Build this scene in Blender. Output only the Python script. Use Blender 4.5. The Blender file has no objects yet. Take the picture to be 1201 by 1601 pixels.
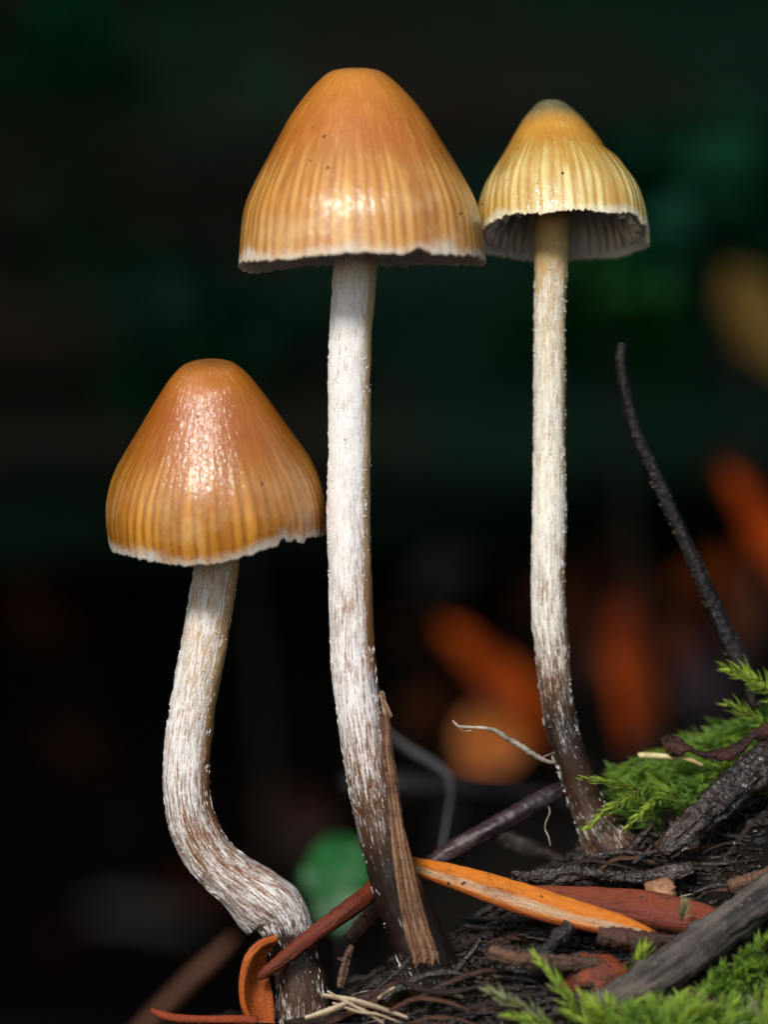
import bpy, math, random
import numpy as np
from mathutils import Vector, Matrix, noise as mnoise

# One Blender unit is 10 cm (the whole photograph is 10 cm tall at the mushrooms).
scene = bpy.context.scene
scene.unit_settings.scale_length = 0.1
COL = scene.collection
R = math.radians
random.seed(7)
rng = np.random.default_rng(7)

# ------------------------------------------------------------------ camera
K = 0.000625                # size of one photograph pixel at the mushrooms
CD = 6.0                    # camera distance
cam_d = bpy.data.cameras.new('camera')
cam = bpy.data.objects.new('camera', cam_d)
COL.objects.link(cam)
cam.location = (0, -CD, 0.5)
cam.rotation_euler = (R(90), 0, 0)
cam_d.sensor_fit = 'VERTICAL'
cam_d.sensor_height = 24
cam_d.lens = 24 * CD / (1601 * K)
cam_d.clip_start = 0.05
cam_d.clip_end = 2000
cam_d.dof.use_dof = True
cam_d.dof.focus_distance = CD + 0.015
cam_d.dof.aperture_fstop = 0.82
scene.camera = cam

# ------------------------------------------------------------------ light
SUN_EL, SUN_AZ = 33, 18     # elevation; degrees to the camera's left
world = bpy.data.worlds.new('World')
scene.world = world
world.use_nodes = True
wn = world.node_tree.nodes
sky = wn.new('ShaderNodeTexSky')
sky.sky_type = 'NISHITA'
sky.sun_disc = False
sky.sun_elevation = R(SUN_EL)
sky.sun_rotation = R(180 + SUN_AZ)
wn['Background'].inputs['Strength'].default_value = 0.10
world.node_tree.links.new(sky.outputs[0], wn['Background'].inputs['Color'])
sl = bpy.data.lights.new('sun', 'SUN')
sl.energy = 2.5
sl.angle = R(12)
sl.color = (1.0, 0.95, 0.87)
sun = bpy.data.objects.new('sun', sl)
COL.objects.link(sun)
sd = Vector((-math.sin(R(SUN_AZ)) * math.cos(R(SUN_EL)), -math.cos(R(SUN_AZ)) * math.cos(R(SUN_EL)), math.sin(R(SUN_EL))))
sun.rotation_euler = sd.to_track_quat('Z', 'Y').to_euler()
sun.location = sd * 20
vs = scene.view_settings
vs.view_transform = 'Standard'
vs.look = 'None'
vs.gamma = 1
vs.use_curve_mapping = False
vs.exposure = 0.42
scene.render.engine = 'CYCLES'

# ------------------------------------------------------------------ helpers
def P(px, py, y=0.0):
    """Where a measured spot of the photograph lies at depth y."""
    s = (CD + y) / CD
    return Vector(((px - 600.5) * K * s, y, 0.5 - (py - 800.5) * K * s))

def srgb(r, g, b):
    f = lambda c: ((c / 255 + 0.055) / 1.055) ** 2.4 if c > 10 else c / 255 / 12.92
    return (f(r), f(g), f(b), 1)

def n3(x, y, z, s=1.0):
    return mnoise.noise(Vector((x * s, y * s, z * s)))

def tagit(o, label, cat, group=None, kind=None):
    o['label'] = label
    o['category'] = cat
    if group: o['group'] = group
    if kind: o['kind'] = kind
    return o

def empty(name, loc):
    o = bpy.data.objects.new(name, None)
    COL.objects.link(o)
    o.location = loc
    o.empty_display_size = 0.02
    return o

def mk_mesh(name, V, F, mat, attrs=None, smooth=True):
    me = bpy.data.meshes.new(name)
    V = np.asarray(V, dtype=float)
    me.from_pydata(V.tolist(), [], F if isinstance(F, list) else F.tolist())
    me.materials.append(mat)
    for k, a in (attrs or {}).items():
        a = np.asarray(a, dtype=np.float32)
        if a.ndim == 1:
            at = me.attributes.new(k, 'FLOAT', 'POINT'); at.data.foreach_set('value', a)
        else:
            at = me.attributes.new(k, 'FLOAT_VECTOR', 'POINT'); at.data.foreach_set('vector', a.ravel())
    if smooth:
        me.shade_smooth()
    me.update()
    return me

def mk_obj(name, V, F, mat, parent=None, attrs=None, smooth=True, origin=None):
    """Link one mesh object. V is in world space; origin is where the object's own origin goes."""
    V = np.asarray(V, dtype=float)
    if parent is not None and origin is None:
        o0 = np.array(world_loc(parent))
        o = bpy.data.objects.new(name, mk_mesh(name, V - o0, F, mat, attrs, smooth))
        o.parent = parent
    else:
        o0 = np.array(origin if origin is not None else V[np.argmin(V[:, 2])])
        o = bpy.data.objects.new(name, mk_mesh(name, V - o0, F, mat, attrs, smooth))
        o.location = o0
    COL.objects.link(o)
    return o

def world_loc(o):
    l = Vector(o.location)
    while o.parent:
        o = o.parent
        l = l + Vector(o.location)
    return l

def spline(pts, n):
    """Catmull-Rom through rows of numbers, n rows out."""
    p = np.asarray(pts, dtype=float)
    p = np.vstack([2 * p[0] - p[1], p, 2 * p[-1] - p[-2]])
    m = len(p) - 3
    seg = np.linalg.norm(np.diff(p[1:-1, :3] if p.shape[1] >= 3 else p[1:-1], axis=0), axis=1)
    cum = np.concatenate([[0], np.cumsum(seg)])
    out = []
    for s in np.linspace(0, cum[-1], n):
        i = min(np.searchsorted(cum, s, side='right') - 1, m - 1)
        u = (s - cum[i]) / max(seg[i], 1e-9)
        a, b, c, d = p[i], p[i + 1], p[i + 2], p[i + 3]
        out.append(0.5 * (2 * b + (c - a) * u + (2 * a - 5 * b + 4 * c - d) * u * u + (3 * b - a - 3 * c + d) * u ** 3))
    return np.array(out)

def frames(C):
    T = np.gradient(C, axis=0)
    T /= np.linalg.norm(T, axis=1)[:, None]
    ref = np.array([0, -1.0, 0])
    N1 = ref - (T @ ref)[:, None] * T
    l = np.linalg.norm(N1, axis=1)
    if l.min() < 0.25:
        ref = np.array([0, -0.2, 1.0]); ref /= np.linalg.norm(ref)
        N1 = ref - (T @ ref)[:, None] * T
        l = np.linalg.norm(N1, axis=1)
    N1 /= l[:, None]
    return T, N1, np.cross(T, N1)

class Tube:
    """A swept body. pts rows: x, y, z, radius. Angle 0 faces the camera side."""
    def __init__(self, pts, n=60, seg=20, flat=1.0, rough=0.0, rfreq=8.0, furrow=0.0, nf=7, shape=None, cap_end=True, seed=0.0, lump=None):
        c = spline(pts, n)
        C, rad = c[:, :3], np.maximum(c[:, 3], 1e-5)
        T, N1, N2 = frames(C)
        s = np.concatenate([[0], np.cumsum(np.linalg.norm(np.diff(C, axis=0), axis=1))])
        self.C, self.rad, self.T, self.N1, self.N2, self.s = C, rad, T, N1, N2, s
        th = np.linspace(0, 2 * math.pi, seg, endpoint=False)
        V, SC, TT, AN = [], [], [], []
        rm = rad.max()
        for i in range(n):
            for a in th:
                ca, sa = math.cos(a), math.sin(a)
                r = rad[i]
                if shape: r *= shape(a, i / (n - 1))
                if rough:
                    r += rad[i] * rough * n3(ca * 1.3 + seed, sa * 1.3, s[i] / rm * rfreq / 8)
                    r += rad[i] * rough * 0.5 * n3(ca * 3 + seed, sa * 3 + 5, s[i] / rm * rfreq / 3)
                if furrow:
                    r += rad[i] * furrow * n3(ca * nf / 2 + seed, sa * nf / 2, s[i] / rm * 0.35 + 9)
                if lump: r += lump(a, i / (n - 1), s[i])
                V.append(C[i] + N1[i] * (r * ca * flat) + N2[i] * (r * sa))
                SC.append((ca * rad[i], sa * rad[i], s[i])); TT.append(i / (n - 1)); AN.append((ca, sa, 0))
        F = []
        for i in range(n - 1):
            for j in range(seg):
                k = (j + 1) % seg
                F.append((i * seg + j, i * seg + k, (i + 1) * seg + k, (i + 1) * seg + j))
        b = len(V)
        V.append(C[0]); SC.append((0, 0, s[0])); TT.append(0); AN.append((0, 0, 0))
        V.append(C[-1]); SC.append((0, 0, s[-1])); TT.append(1); AN.append((0, 0, 0))
        for j in range(seg):
            k = (j + 1) % seg
            F.append((b, k, j)); F.append((b + 1, (n - 1) * seg + j, (n - 1) * seg + k))
        self.V, self.F = np.array(V), F
        self.attrs = {'sc': np.array(SC), 't': np.array(TT), 'an': np.array(AN)}
    def obj(self, name, mat, parent=None, **kw):
        return mk_obj(name, self.V, self.F, mat, parent, self.attrs, **kw)
    def surf(self, t, a, lift=0.0):
        """Surface point, outward normal, tangent at parameter t (0..1), angle a."""
        f = t * (len(self.s) - 1); i = min(int(f), len(self.s) - 2); u = f - i
        L = lambda A: A[i] * (1 - u) + A[i + 1] * u
        nrm = L(self.N1) * math.cos(a) + L(self.N2) * math.sin(a)
        return L(self.C) + nrm * (L(self.rad) + lift), nrm, L(self.T)

def knots(n, seed, size):
    r_ = random.Random(seed)
    ks = [(r_.uniform(0.05, 0.95), r_.uniform(-math.pi, math.pi), r_.uniform(0.4, 1.0) * size, r_.uniform(0.5, 1.0)) for _ in range(n)]
    def f(a, t, s_):
        v = 0.0
        for (kt, ka, kh, kw) in ks:
            dd = (a - ka + math.pi) % (2 * math.pi) - math.pi
            v += kh * math.exp(-((t - kt) / (0.022 * kw)) ** 2 - (dd / (0.45 * kw)) ** 2)
        return v
    return f

def px_path(rows, y=None):
    """rows of (px, py, half width in px[, depth]) to points with radius."""
    out = []
    for r in rows:
        d = r[3] if len(r) > 3 else (y or 0)
        v = P(r[0], r[1], d)
        out.append((v.x, v.y, v.z, r[2] * K * (CD + d) / CD))
    return out

def lin(tab, x):
    return float(np.interp(x, [a for a, _ in tab], [b for _, b in tab]))

# ------------------------------------------------------------------ materials
class Nodes:
    def __init__(self, name):
        self.m = bpy.data.materials.new(name)
        self.m.use_nodes = True
        self.t = self.m.node_tree
        self.t.nodes.clear()
        self.out = self.t.nodes.new('ShaderNodeOutputMaterial')
    def add(self, kind, **inp):
        n = self.t.nodes.new('ShaderNode' + kind)
        for k, v in inp.items():
            if k.startswith('_'):
                setattr(n, k[1:], v)
            else:
                self.put(n, k.replace('__', ' '), v)
        return n
    def put(self, n, key, v):
        sock = n.inputs[int(key[1:])] if key[0] == 'i' and key[1:].isdigit() else n.inputs[key]
        if isinstance(v, bpy.types.NodeSocket): self.t.links.new(v, sock)
        elif isinstance(v, bpy.types.Node): self.t.links.new(v.outputs[0], sock)
        else: sock.default_value = v
    def attr(self, name):
        n = self.t.nodes.new('ShaderNodeAttribute'); n.attribute_name = name
        return n
    def noise(self, vec=None, scale=5.0, detail=4.0, rough=0.55, stretch=None):
        if stretch is not None:
            m = self.t.nodes.new('ShaderNodeMapping')
            if vec is not None: self.t.links.new(vec, m.inputs[0])
            m.inputs['Scale'].default_value = stretch
            vec = m.outputs[0]
        n = self.add('TexNoise', Scale=scale, Detail=detail, Roughness=rough)
        if vec is not None: self.t.links.new(vec, n.inputs['Vector'])
        return n.outputs['Fac']
    def obj(self):
        return self.t.nodes.new('ShaderNodeTexCoord').outputs['Object']
    def math(self, op, a, b=0.0, clamp=False):
        n = self.t.nodes.new('ShaderNodeMath'); n.operation = op; n.use_clamp = clamp
        self.put(n, 'i0', a); self.put(n, 'i1', b)
        return n.outputs[0]
    def ramp(self, fac, stops, interp='LINEAR'):
        n = self.t.nodes.new('ShaderNodeValToRGB')
        n.color_ramp.interpolation = interp
        e = n.color_ramp.elements
        while len(e) < len(stops): e.new(0.5)
        for k, (p, c) in enumerate(stops):
            e[k].position = p
            e[k].color = c if len(c) == 4 else (*c, 1)
        self.put(n, 'Fac', fac)
        return n.outputs[0]
    def step(self, fac, lo, hi):
        n = self.t.nodes.new('ShaderNodeMapRange'); n.interpolation_type = 'SMOOTHSTEP'
        self.put(n, 'Value', fac); self.put(n, 'From Min', lo); self.put(n, 'From Max', hi)
        return n.outputs[0]
    def mix(self, fac, a, b):
        n = self.t.nodes.new('ShaderNodeMix'); n.data_type = 'RGBA'
        self.put(n, 'i0', fac); self.put(n, 'i6', a); self.put(n, 'i7', b)
        return n.outputs[2]
    def bump(self, h, strength=0.3, dist=0.01, normal=None):
        n = self.add('Bump', Strength=strength, Distance=dist, Height=h)
        if normal is not None: self.t.links.new(normal, n.inputs['Normal'])
        return n.outputs[0]
    def bsdf(self, **kw):
        n = self.t.nodes.new('ShaderNodeBsdfPrincipled')
        names = {'base': 'Base Color', 'rough': 'Roughness', 'normal': 'Normal', 'spec': 'Specular IOR Level', 'sss': 'Subsurface Weight',
                 'sssr': 'Subsurface Radius', 'ssss': 'Subsurface Scale', 'coat': 'Coat Weight', 'coatr': 'Coat Roughness', 'coatn': 'Coat Normal', 'sheen': 'Sheen Weight'}
        for k, v in kw.items(): self.put(n, names[k], v)
        self.t.links.new(n.outputs[0], self.out.inputs[0])
        return n

def mat_cap(name, flesh, rib, groove, top, topu, rim, k=1.0, topedge=0.1):
    N = Nodes(name)
    u, st, cv = N.attr('u'), N.attr('stripe'), N.attr('cv')
    ca = cv.outputs['Vector']
    cw = N.attr('cw').outputs['Vector']
    uu = u.outputs['Fac']; ss = st.outputs['Fac']
    big = N.noise(ca, 2.2, 4, 0.6)
    col = N.mix(ss, groove, rib)
    body = N.step(uu, 0.28, 0.62)
    col = N.mix(body, flesh, col)
    col = N.mix(N.math('MULTIPLY', N.step(big, 0.45, 0.75), 0.55), col, flesh)
    band = N.math('MULTIPLY', N.step(uu, 0.16, 0.34), N.step(uu, 0.66, 0.42))
    deep = (flesh[0] * 0.80, flesh[1] * 0.66, flesh[2] * 0.5, 1)
    col = N.mix(N.math('MULTIPLY', band, N.step(N.noise(ca, 1.5, 4, 0.6), 0.35, 0.65)), col, deep)
    pale = N.math('MULTIPLY', N.step(uu, 0.55, 0.9), N.step(N.noise(ca, 2.4, 4, 0.65), 0.42, 0.70))
    col = N.mix(N.math('MULTIPLY', pale, 0.35), col, (0.78, 0.58, 0.32, 1))
    tn = N.math('ADD', uu, N.math('MULTIPLY', N.math('SUBTRACT', big, 0.5), 0.10))
    col = N.mix(N.step(tn, topu + topedge, topu - topedge), col, top)
    # faint fibres and grains running down the cap
    fib = N.noise(cw, 26, 5, 0.62)
    col = N.mix(N.math('MULTIPLY', N.step(fib, 0.52, 0.70), 0.24), col, (min(rib[0] * 1.05, 1), rib[1] * 1.1, rib[2] * 1.3, 1))
    col = N.mix(N.math('MULTIPLY', N.step(fib, 0.46, 0.32), 0.35), col, groove)
    # small dark specks
    vor = N.add('TexVoronoi', Scale=26.0, Vector=ca)
    keep = N.step(N.noise(ca, 9, 2), 0.52, 0.60)
    spk = N.math('MULTIPLY', N.step(vor.outputs['Distance'], 0.10, 0.04), keep)
    col = N.mix(N.math('MULTIPLY', spk, 0.85), col, (0.10, 0.04, 0.012, 1))
    # frayed whitish margin
    rn = N.noise(ca, 10, 4, 0.65)
    rn2 = N.noise(ca, 40, 4, 0.7)
    e = N.math('ADD', uu, N.math('ADD', N.math('MULTIPLY', N.math('SUBTRACT', N.noise(ca, 3.2, 4, 0.6), 0.5), 0.13), N.math('MULTIPLY', N.math('SUBTRACT', rn2, 0.5), 0.08)))
    rimm = N.step(e, 0.935, 1.0)
    rimc = N.mix(N.step(rn2, 0.30, 0.46), (rim[0] * 0.35, rim[1] * 0.36, rim[2] * 0.4, 1), rim)
    col = N.mix(N.math('MULTIPLY', rimm, N.math('ADD', 0.62, N.math('MULTIPLY', ss, 0.26))), col, rimc)
    ins = N.attr('inside').outputs['Fac']
    col = N.mix(ins, col, (0.70, 0.68, 0.66, 1))
    wr = N.noise(cw, 22, 5, 0.62)
    gr = N.noise(ca, 46, 3, 0.6, (1, 1, 0.55))
    h = N.math('ADD', N.math('MULTIPLY', wr, 0.8), N.math('MULTIPLY', gr, 0.8))
    b = N.bump(h, 0.8, 0.0010 * k)
    h2 = N.math('ADD', N.math('MULTIPLY', N.noise(cw, 17, 3, 0.55), 1.3), N.math('MULTIPLY', N.noise(ca, 26, 2.5, 0.55, (1, 1, 0.5)), 1.1))
    b2 = N.bump(h2, 1.0, 0.0012 * k)
    wet = N.step(N.noise(ca, 1.9, 3, 0.6), 0.18, 0.50)
    N.bsdf(base=col, rough=N.math('ADD', N.math('MULTIPLY', rimm, 0.3), 0.40), normal=b, spec=0.4, sss=0.28, sssr=(1.0, 0.45, 0.16), ssss=0.008,
           coat=N.math('MULTIPLY', N.math('SUBTRACT', 1.0, rimm), N.math('ADD', 0.25, N.math('MULTIPLY', wet, 0.60))), coatr=0.15, coatn=b2)
    return N.m

def mat_gill(name, c):
    N = Nodes(name)
    n = N.noise(N.obj(), 60, 4)
    col = N.mix(n, (c[0] * 0.75, c[1] * 0.72, c[2] * 0.7, 1), c)
    N.bsdf(base=col, rough=0.6, spec=0.2, sss=0.3, sssr=(1, 0.6, 0.4), ssss=0.006)
    return N.m

def mat_stem(name, hi, mid, lo, white=(0.88, 0.86, 0.85, 1)):
    N = Nodes(name)
    sc = N.attr('sc').outputs['Vector']
    w = N.attr('wht').outputs['Fac']
    d = N.attr('brn').outputs['Fac']
    base = N.ramp(d, [(0.0, hi), (0.5, mid), (1.0, lo)])
    bn = N.noise(sc, 60, 4, 0.6, (1, 1, 0.12))
    base = N.mix(N.math('MULTIPLY', bn, 0.5), base, N.mix(0.5, base, (0.02, 0.008, 0.003, 1)))
    f1 = N.noise(sc, 980, 4, 0.65, (1, 1, 0.06))
    f2 = N.noise(sc, 420, 4, 0.65, (1, 1, 0.085))
    pz = N.noise(sc, 80, 4, 0.65, (1, 1, 0.28))
    f = N.math('ADD', N.math('MULTIPLY', f1, 0.40), N.math('ADD', N.math('MULTIPLY', f2, 0.40), N.math('MULTIPLY', pz, 0.20)))
    f = N.math('ADD', N.math('MULTIPLY', f, 0.8), N.math('MULTIPLY', N.noise(sc, 700, 3, 0.6, (1, 1, 0.45)), 0.2))
    thr = N.math('SUBTRACT', 0.70, N.math('MULTIPLY', w, 0.36))
    m = N.step(N.math('SUBTRACT', f, thr), -0.065, 0.08)
    gn = N.noise(sc, 900, 3, 0.6, (1, 1, 0.5))
    wc = N.mix(N.step(N.math('ADD', N.math('MULTIPLY', f1, 0.5), N.math('MULTIPLY', gn, 0.5)), 0.34, 0.56), (white[0] * 0.72, white[1] * 0.69, white[2] * 0.68, 1), white)
    col = N.mix(N.math('MULTIPLY', m, 0.94), base, wc)
    h = N.math('ADD', N.math('MULTIPLY', f1, 0.6), N.math('ADD', N.math('MULTIPLY', f2, 0.4), N.math('MULTIPLY', m, 0.35)))
    b = N.bump(h, 0.55, 0.0018)
    N.bsdf(base=col, rough=N.math('ADD', 0.42, N.math('MULTIPLY', m, 0.35)), spec=0.35, normal=b, sss=0.22, sssr=(1, 0.5, 0.22), ssss=0.010)
    return N.m

def mat_fibril():
    N = Nodes('white_fibrils')
    n = N.noise(N.obj(), 90, 3)
    N.bsdf(base=N.mix(n, (0.56, 0.52, 0.48, 1), (0.84, 0.82, 0.80, 1)), rough=0.7, spec=0.2, sss=0.2, sssr=(1, 0.8, 0.6), ssss=0.004)
    return N.m

def mat_wood(name, c1, c2, along=0.1, scale=90, rough=0.6, speck=None, speckn=0.62, bump=0.7, dist=0.003, spec=0.4, coat=0.0):
    N = Nodes(name)
    sc = N.attr('sc').outputs['Vector']
    f = N.noise(sc, scale, 5, 0.65, (1, 1, along))
    g = N.noise(sc, scale * 0.35, 4, 0.6, (1, 1, 0.5))
    col = N.mix(N.step(N.math('ADD', N.math('MULTIPLY', f, 0.65), N.math('MULTIPLY', g, 0.35)), 0.36, 0.64), c1, c2)
    if speck is not None:
        s = N.noise(sc, scale * 3.0, 2, 0.5)
        col = N.mix(N.step(s, speckn, speckn + 0.05), col, speck)
    b = N.bump(N.math('ADD', f, N.math('MULTIPLY', N.noise(sc, scale * 2.4, 3), 0.4)), bump, dist)
    N.bsdf(base=col, rough=rough, normal=b, spec=spec, coat=coat, coatr=0.3)
    return N.m

def mat_needle(name, ridge, band, under, speck=True, rough=0.4):
    """Fir needle: a coloured ridge, a paler sunken band, a darker underside."""
    N = Nodes(name)
    sep = N.add('SeparateXYZ', Vector=N.attr('an').outputs['Vector'])
    sc = N.attr('sc').outputs['Vector']
    n = N.noise(sc, 240, 5, 0.65, (1, 1, 0.10))
    yv = N.math('ADD', sep.outputs[1], N.math('MULTIPLY', N.math('SUBTRACT', n, 0.5), 0.35))
    bm = N.math('MULTIPLY', N.step(yv, -0.25, 0.05), N.step(yv, 0.72, 0.45))
    um = N.step(yv, 0.55, 0.9)
    col = N.mix(n, ridge, (ridge[0] * 0.75, ridge[1] * 0.62, ridge[2] * 0.5, 1))
    col = N.mix(N.math('MULTIPLY', bm, N.math('ADD', -0.25, N.math('MULTIPLY', n, 1.9)), True), col, band)
    col = N.mix(um, col, under)
    if speck:
        s = N.noise(sc, 210, 2, 0.5, (1, 1, 0.6))
        col = N.mix(N.step(s, 0.69, 0.72), col, (0.03, 0.012, 0.005, 1))
    dirt = N.noise(sc, 46, 5, 0.7, (1, 1, 0.5))
    col = N.mix(N.math('MULTIPLY', N.step(dirt, 0.50, 0.70), 0.75), col, (under[0] * 0.45, under[1] * 0.4, under[2] * 0.4, 1))
    b = N.bump(N.math('ADD', n, N.math('MULTIPLY', N.noise(sc, 330, 4), 0.7)), 0.9, 0.0028)
    N.bsdf(base=col, rough=N.math('ADD', rough + 0.05, N.math('MULTIPLY', dirt, 0.25)), normal=b, spec=0.35, sss=0.15, sssr=(1, 0.5, 0.2), ssss=0.008)
    return N.m

def mat_plain(name, c1, c2, scale=30, rough=0.6, bump=0.4, dist=0.003, spec=0.4, sss=0.0, translucent=0.0):
    N = Nodes(name)
    o = N.obj()
    n = N.noise(o, scale, 5, 0.6)
    col = N.mix(N.step(n, 0.33, 0.67), c1, c2)
    b = N.bump(N.noise(o, scale * 3, 4), bump, dist)
    p = N.bsdf(base=col, rough=rough, normal=b, spec=spec)
    if sss: N.put(p, 'Subsurface Weight', sss); N.put(p, 'Subsurface Scale', 0.008)
    if translucent:
        t = N.add('BsdfTranslucent', Color=col)
        mx = N.add('MixShader', i0=translucent)
        N.t.links.new(p.outputs[0], mx.inputs[1]); N.t.links.new(t.outputs[0], mx.inputs[2])
        N.t.links.new(mx.outputs[0], N.out.inputs[0])
    return N.m

def mat_moss(name, young, old):
    N = Nodes(name)
    tip = N.attr('tip').outputs['Fac']; rnd = N.attr('rnd').outputs['Fac']
    col = N.mix(rnd, old, young)
    col = N.mix(N.math('MULTIPLY', tip, 0.45), col, (0.34, 0.42, 0.16, 1))
    p = N.bsdf(base=col, rough=0.5, spec=0.3)
    t = N.add('BsdfTranslucent', Color=N.mix(0.5, col, young))
    mx = N.add('MixShader', i0=0.5)
    N.t.links.new(p.outputs[0], mx.inputs[1]); N.t.links.new(t.outputs[0], mx.inputs[2])
    N.t.links.new(mx.outputs[0], N.out.inputs[0])
    return N.m

def mat_soil():
    N = Nodes('humus')
    o = N.obj()
    n = N.noise(o, 14, 7, 0.62)
    f = N.noise(o, 110, 5, 0.65)
    col = N.ramp(n, [(0.3, (0.005, 0.004, 0.0035)), (0.55, (0.010, 0.0075, 0.006)), (0.75, (0.024, 0.014, 0.009))])
    col = N.mix(N.step(f, 0.66, 0.72), col, (0.04, 0.03, 0.025, 1))
    b = N.bump(N.math('ADD', N.noise(o, 55, 6, 0.7), N.math('MULTIPLY', f, 0.5)), 0.9, 0.012)
    N.bsdf(base=col, rough=0.8, spec=0.12, normal=b)
    return N.m

def mat_log():
    N = Nodes('haze_bark')
    o = N.obj()
    n = N.noise(o, 1.1, 5, 0.6)
    f = N.noise(o, 3.0, 6, 0.65, (0.3, 1, 1))
    bark = N.ramp(f, [(0.3, (0.045, 0.038, 0.036)), (0.6, (0.11, 0.090, 0.082)), (0.8, (0.20, 0.15, 0.13))])
    g = N.noise(o, 12, 4, 0.6)
    moss = N.mix(g, (0.014, 0.10, 0.075, 1), (0.04, 0.19, 0.13, 1))  # teal-green imitates background haze, put into the bark colour
    col = N.mix(N.math('MULTIPLY', N.step(n, 0.40, 0.58), 0.9), bark, moss)
    b = N.bump(f, 0.8, 0.15)
    N.bsdf(base=col, rough=0.8, spec=0.15, normal=b)
    return N.m

# ------------------------------------------------------------------ ground
HT = [(-3, -0.20), (-0.6, -0.16), (-0.375, -0.06), (-0.22, -0.012), (-0.13, -0.004), (-0.08, 0.004), (-0.02, 0.028), (0.05, 0.065),
      (0.11, 0.10), (0.17, 0.145), (0.22, 0.172), (0.28, 0.18), (0.34, 0.20), (0.42, 0.23), (0.6, 0.30), (1.2, 0.42), (3, 0.5)]
def sm(x, a, b):
    t = min(max((x - a) / (b - a), 0), 1)
    return t * t * (3 - 2 * t)
def height(x, y, fine=True):
    H = lin(HT, x)
    front = lin([(-3, -0.30), (-0.3, -0.10), (-0.1, -0.035), (0.1, -0.02), (0.4, 0.0), (1.0, 0.06), (3, 0.1)], x)
    k = sm(y, -0.16, 0.12)
    k = 0.55 * k + 0.45 * min(max((y + 0.13) / 0.22, 0), 1)
    z = front + (H - front) * k
    z -= 0.35 * sm(-y, 0.16, 0.9)
    # behind: a dip on the left, deepened to keep it dark, a gentle leafy rise on the right
    back = lin([(-6, -0.5), (-0.2, -0.5), (-0.02, -0.36), (0.08, -0.16), (0.25, -0.04), (0.45, 0.04), (0.8, 0.3), (3, 0.5)], x)
    rise = 0.14 * sm(y, 1.6, 3.2)
    z = z + (back + rise - z) * sm(y, 0.16, 0.55)
    z += 2.2 * sm(y, 3.9, 6.5) + max(0, y - 5.5) * 0.55 * sm(y, 5, 8) if y > 3.9 else 0
    z = min(z, 60 + 0.02 * y)
    if fine:
        far = max(abs(x), abs(y))
        if far < 2:
            z += 0.010 * n3(x, y, 0, 22) + 0.006 * n3(x, y, 3, 55)
            if far < 0.7: z += 0.0035 * n3(x, y, 7, 130)
        elif far < 40:
            z += 0.03 * n3(x, y, 0, 3)
    return z

def axis(lo, hi, step, lim):
    a = list(np.arange(lo, hi, step))
    d = step; v = hi
    while v < lim: a.append(v); d *= 1.22; v += d
    a.append(lim)
    d = step; v = lo - step
    while v > -lim: a.insert(0, v); d *= 1.22; v -= d
    a.insert(0, -lim)
    return a
gx, gy = axis(-0.45, 0.52, 0.0055, 400), axis(-0.22, 0.55, 0.0055, 400)
V = [(x, y, height(x, y)) for y in gy for x in gx]
nx = len(gx)
F = [(j * nx + i, j * nx + i + 1, (j + 1) * nx + i + 1, (j + 1) * nx + i) for j in range(len(gy) - 1) for i in range(nx - 1)]
M_soil = mat_soil()
ground = mk_obj('ground', V, F, M_soil, origin=(0, 0, 0))
ground['kind'] = 'structure'

# ------------------------------------------------------------------ log added behind (its shade makes the backdrop)
LC = Vector((0, 4.7, 3.45)); LR = 3.0
M_log = mat_log()
V, F = [], []
ns, nr = 130, 150
for i in range(ns):
    x = -11 + 22 * i / (ns - 1)
    for j in range(nr):
        a = 2 * math.pi * j / nr
        r = LR + 0.07 * n3(x * 0.35, math.cos(a) * 1.6, math.sin(a) * 1.6) + 0.10 * n3(x * 0.5, math.cos(a) * 9, math.sin(a) * 9) + 0.05 * n3(x * 1.6, math.cos(a) * 20, math.sin(a) * 20)
        V.append((x, LC.y + r * math.cos(a), LC.z + 0.03 * x + r * math.sin(a)))
F = [(i * nr + j, i * nr + (j + 1) % nr, (i + 1) * nr + (j + 1) % nr, (i + 1) * nr + j) for i in range(ns - 1) for j in range(nr)]
F += [tuple(range(nr))[::-1], tuple((ns - 1) * nr + j for j in range(nr))]
log = mk_obj('shade_log', V, F, M_log, origin=(0, LC.y, LC.z - LR))
tagit(log, 'huge added log with teal-green bark, shading the blurred background', 'log')

M_crumb = mat_plain('dark_crumb', srgb(24, 18, 15), srgb(70, 58, 46), 80, 0.5, 0.6)
def blob(p, r, seed, sub=1, squash=(1, 1, 1), rough=0.35):
    base = ICO[sub]
    V = []
    for v in base[0]:
        k = r * (1 + rough * n3(v[0] * 1.6 + seed, v[1] * 1.6, v[2] * 1.6) + rough * 0.6 * n3(v[0] * 4 + seed, v[1] * 4, v[2] * 4))
        V.append((p[0] + v[0] * k * squash[0], p[1] + v[1] * k * squash[1], p[2] + v[2] * k * squash[2]))
    return V, base[1]
def ico(sub):
    import bmesh
    bm = bmesh.new(); bmesh.ops.create_icosphere(bm, subdivisions=sub, radius=1)
    V = [tuple(v.co) for v in bm.verts]; F = [tuple(v.index for v in f.verts) for f in bm.faces]
    bm.free()
    return V, F
ICO = {1: ico(1), 2: ico(2), 3: ico(3)}
def gather(parts):
    V, F = [], []
    for v, f in parts:
        b = len(V); V += list(v); F += [tuple(i + b for i in q) for q in f]
    return V, F
# ------------------------------------------------------------------ mushrooms
M_fib = mat_fibril()
def profile(pts, n):
    p = spline([(a * K, 0, b * K) for a, b in pts], n)
    return p[:, 0], p[:, 2]

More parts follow.
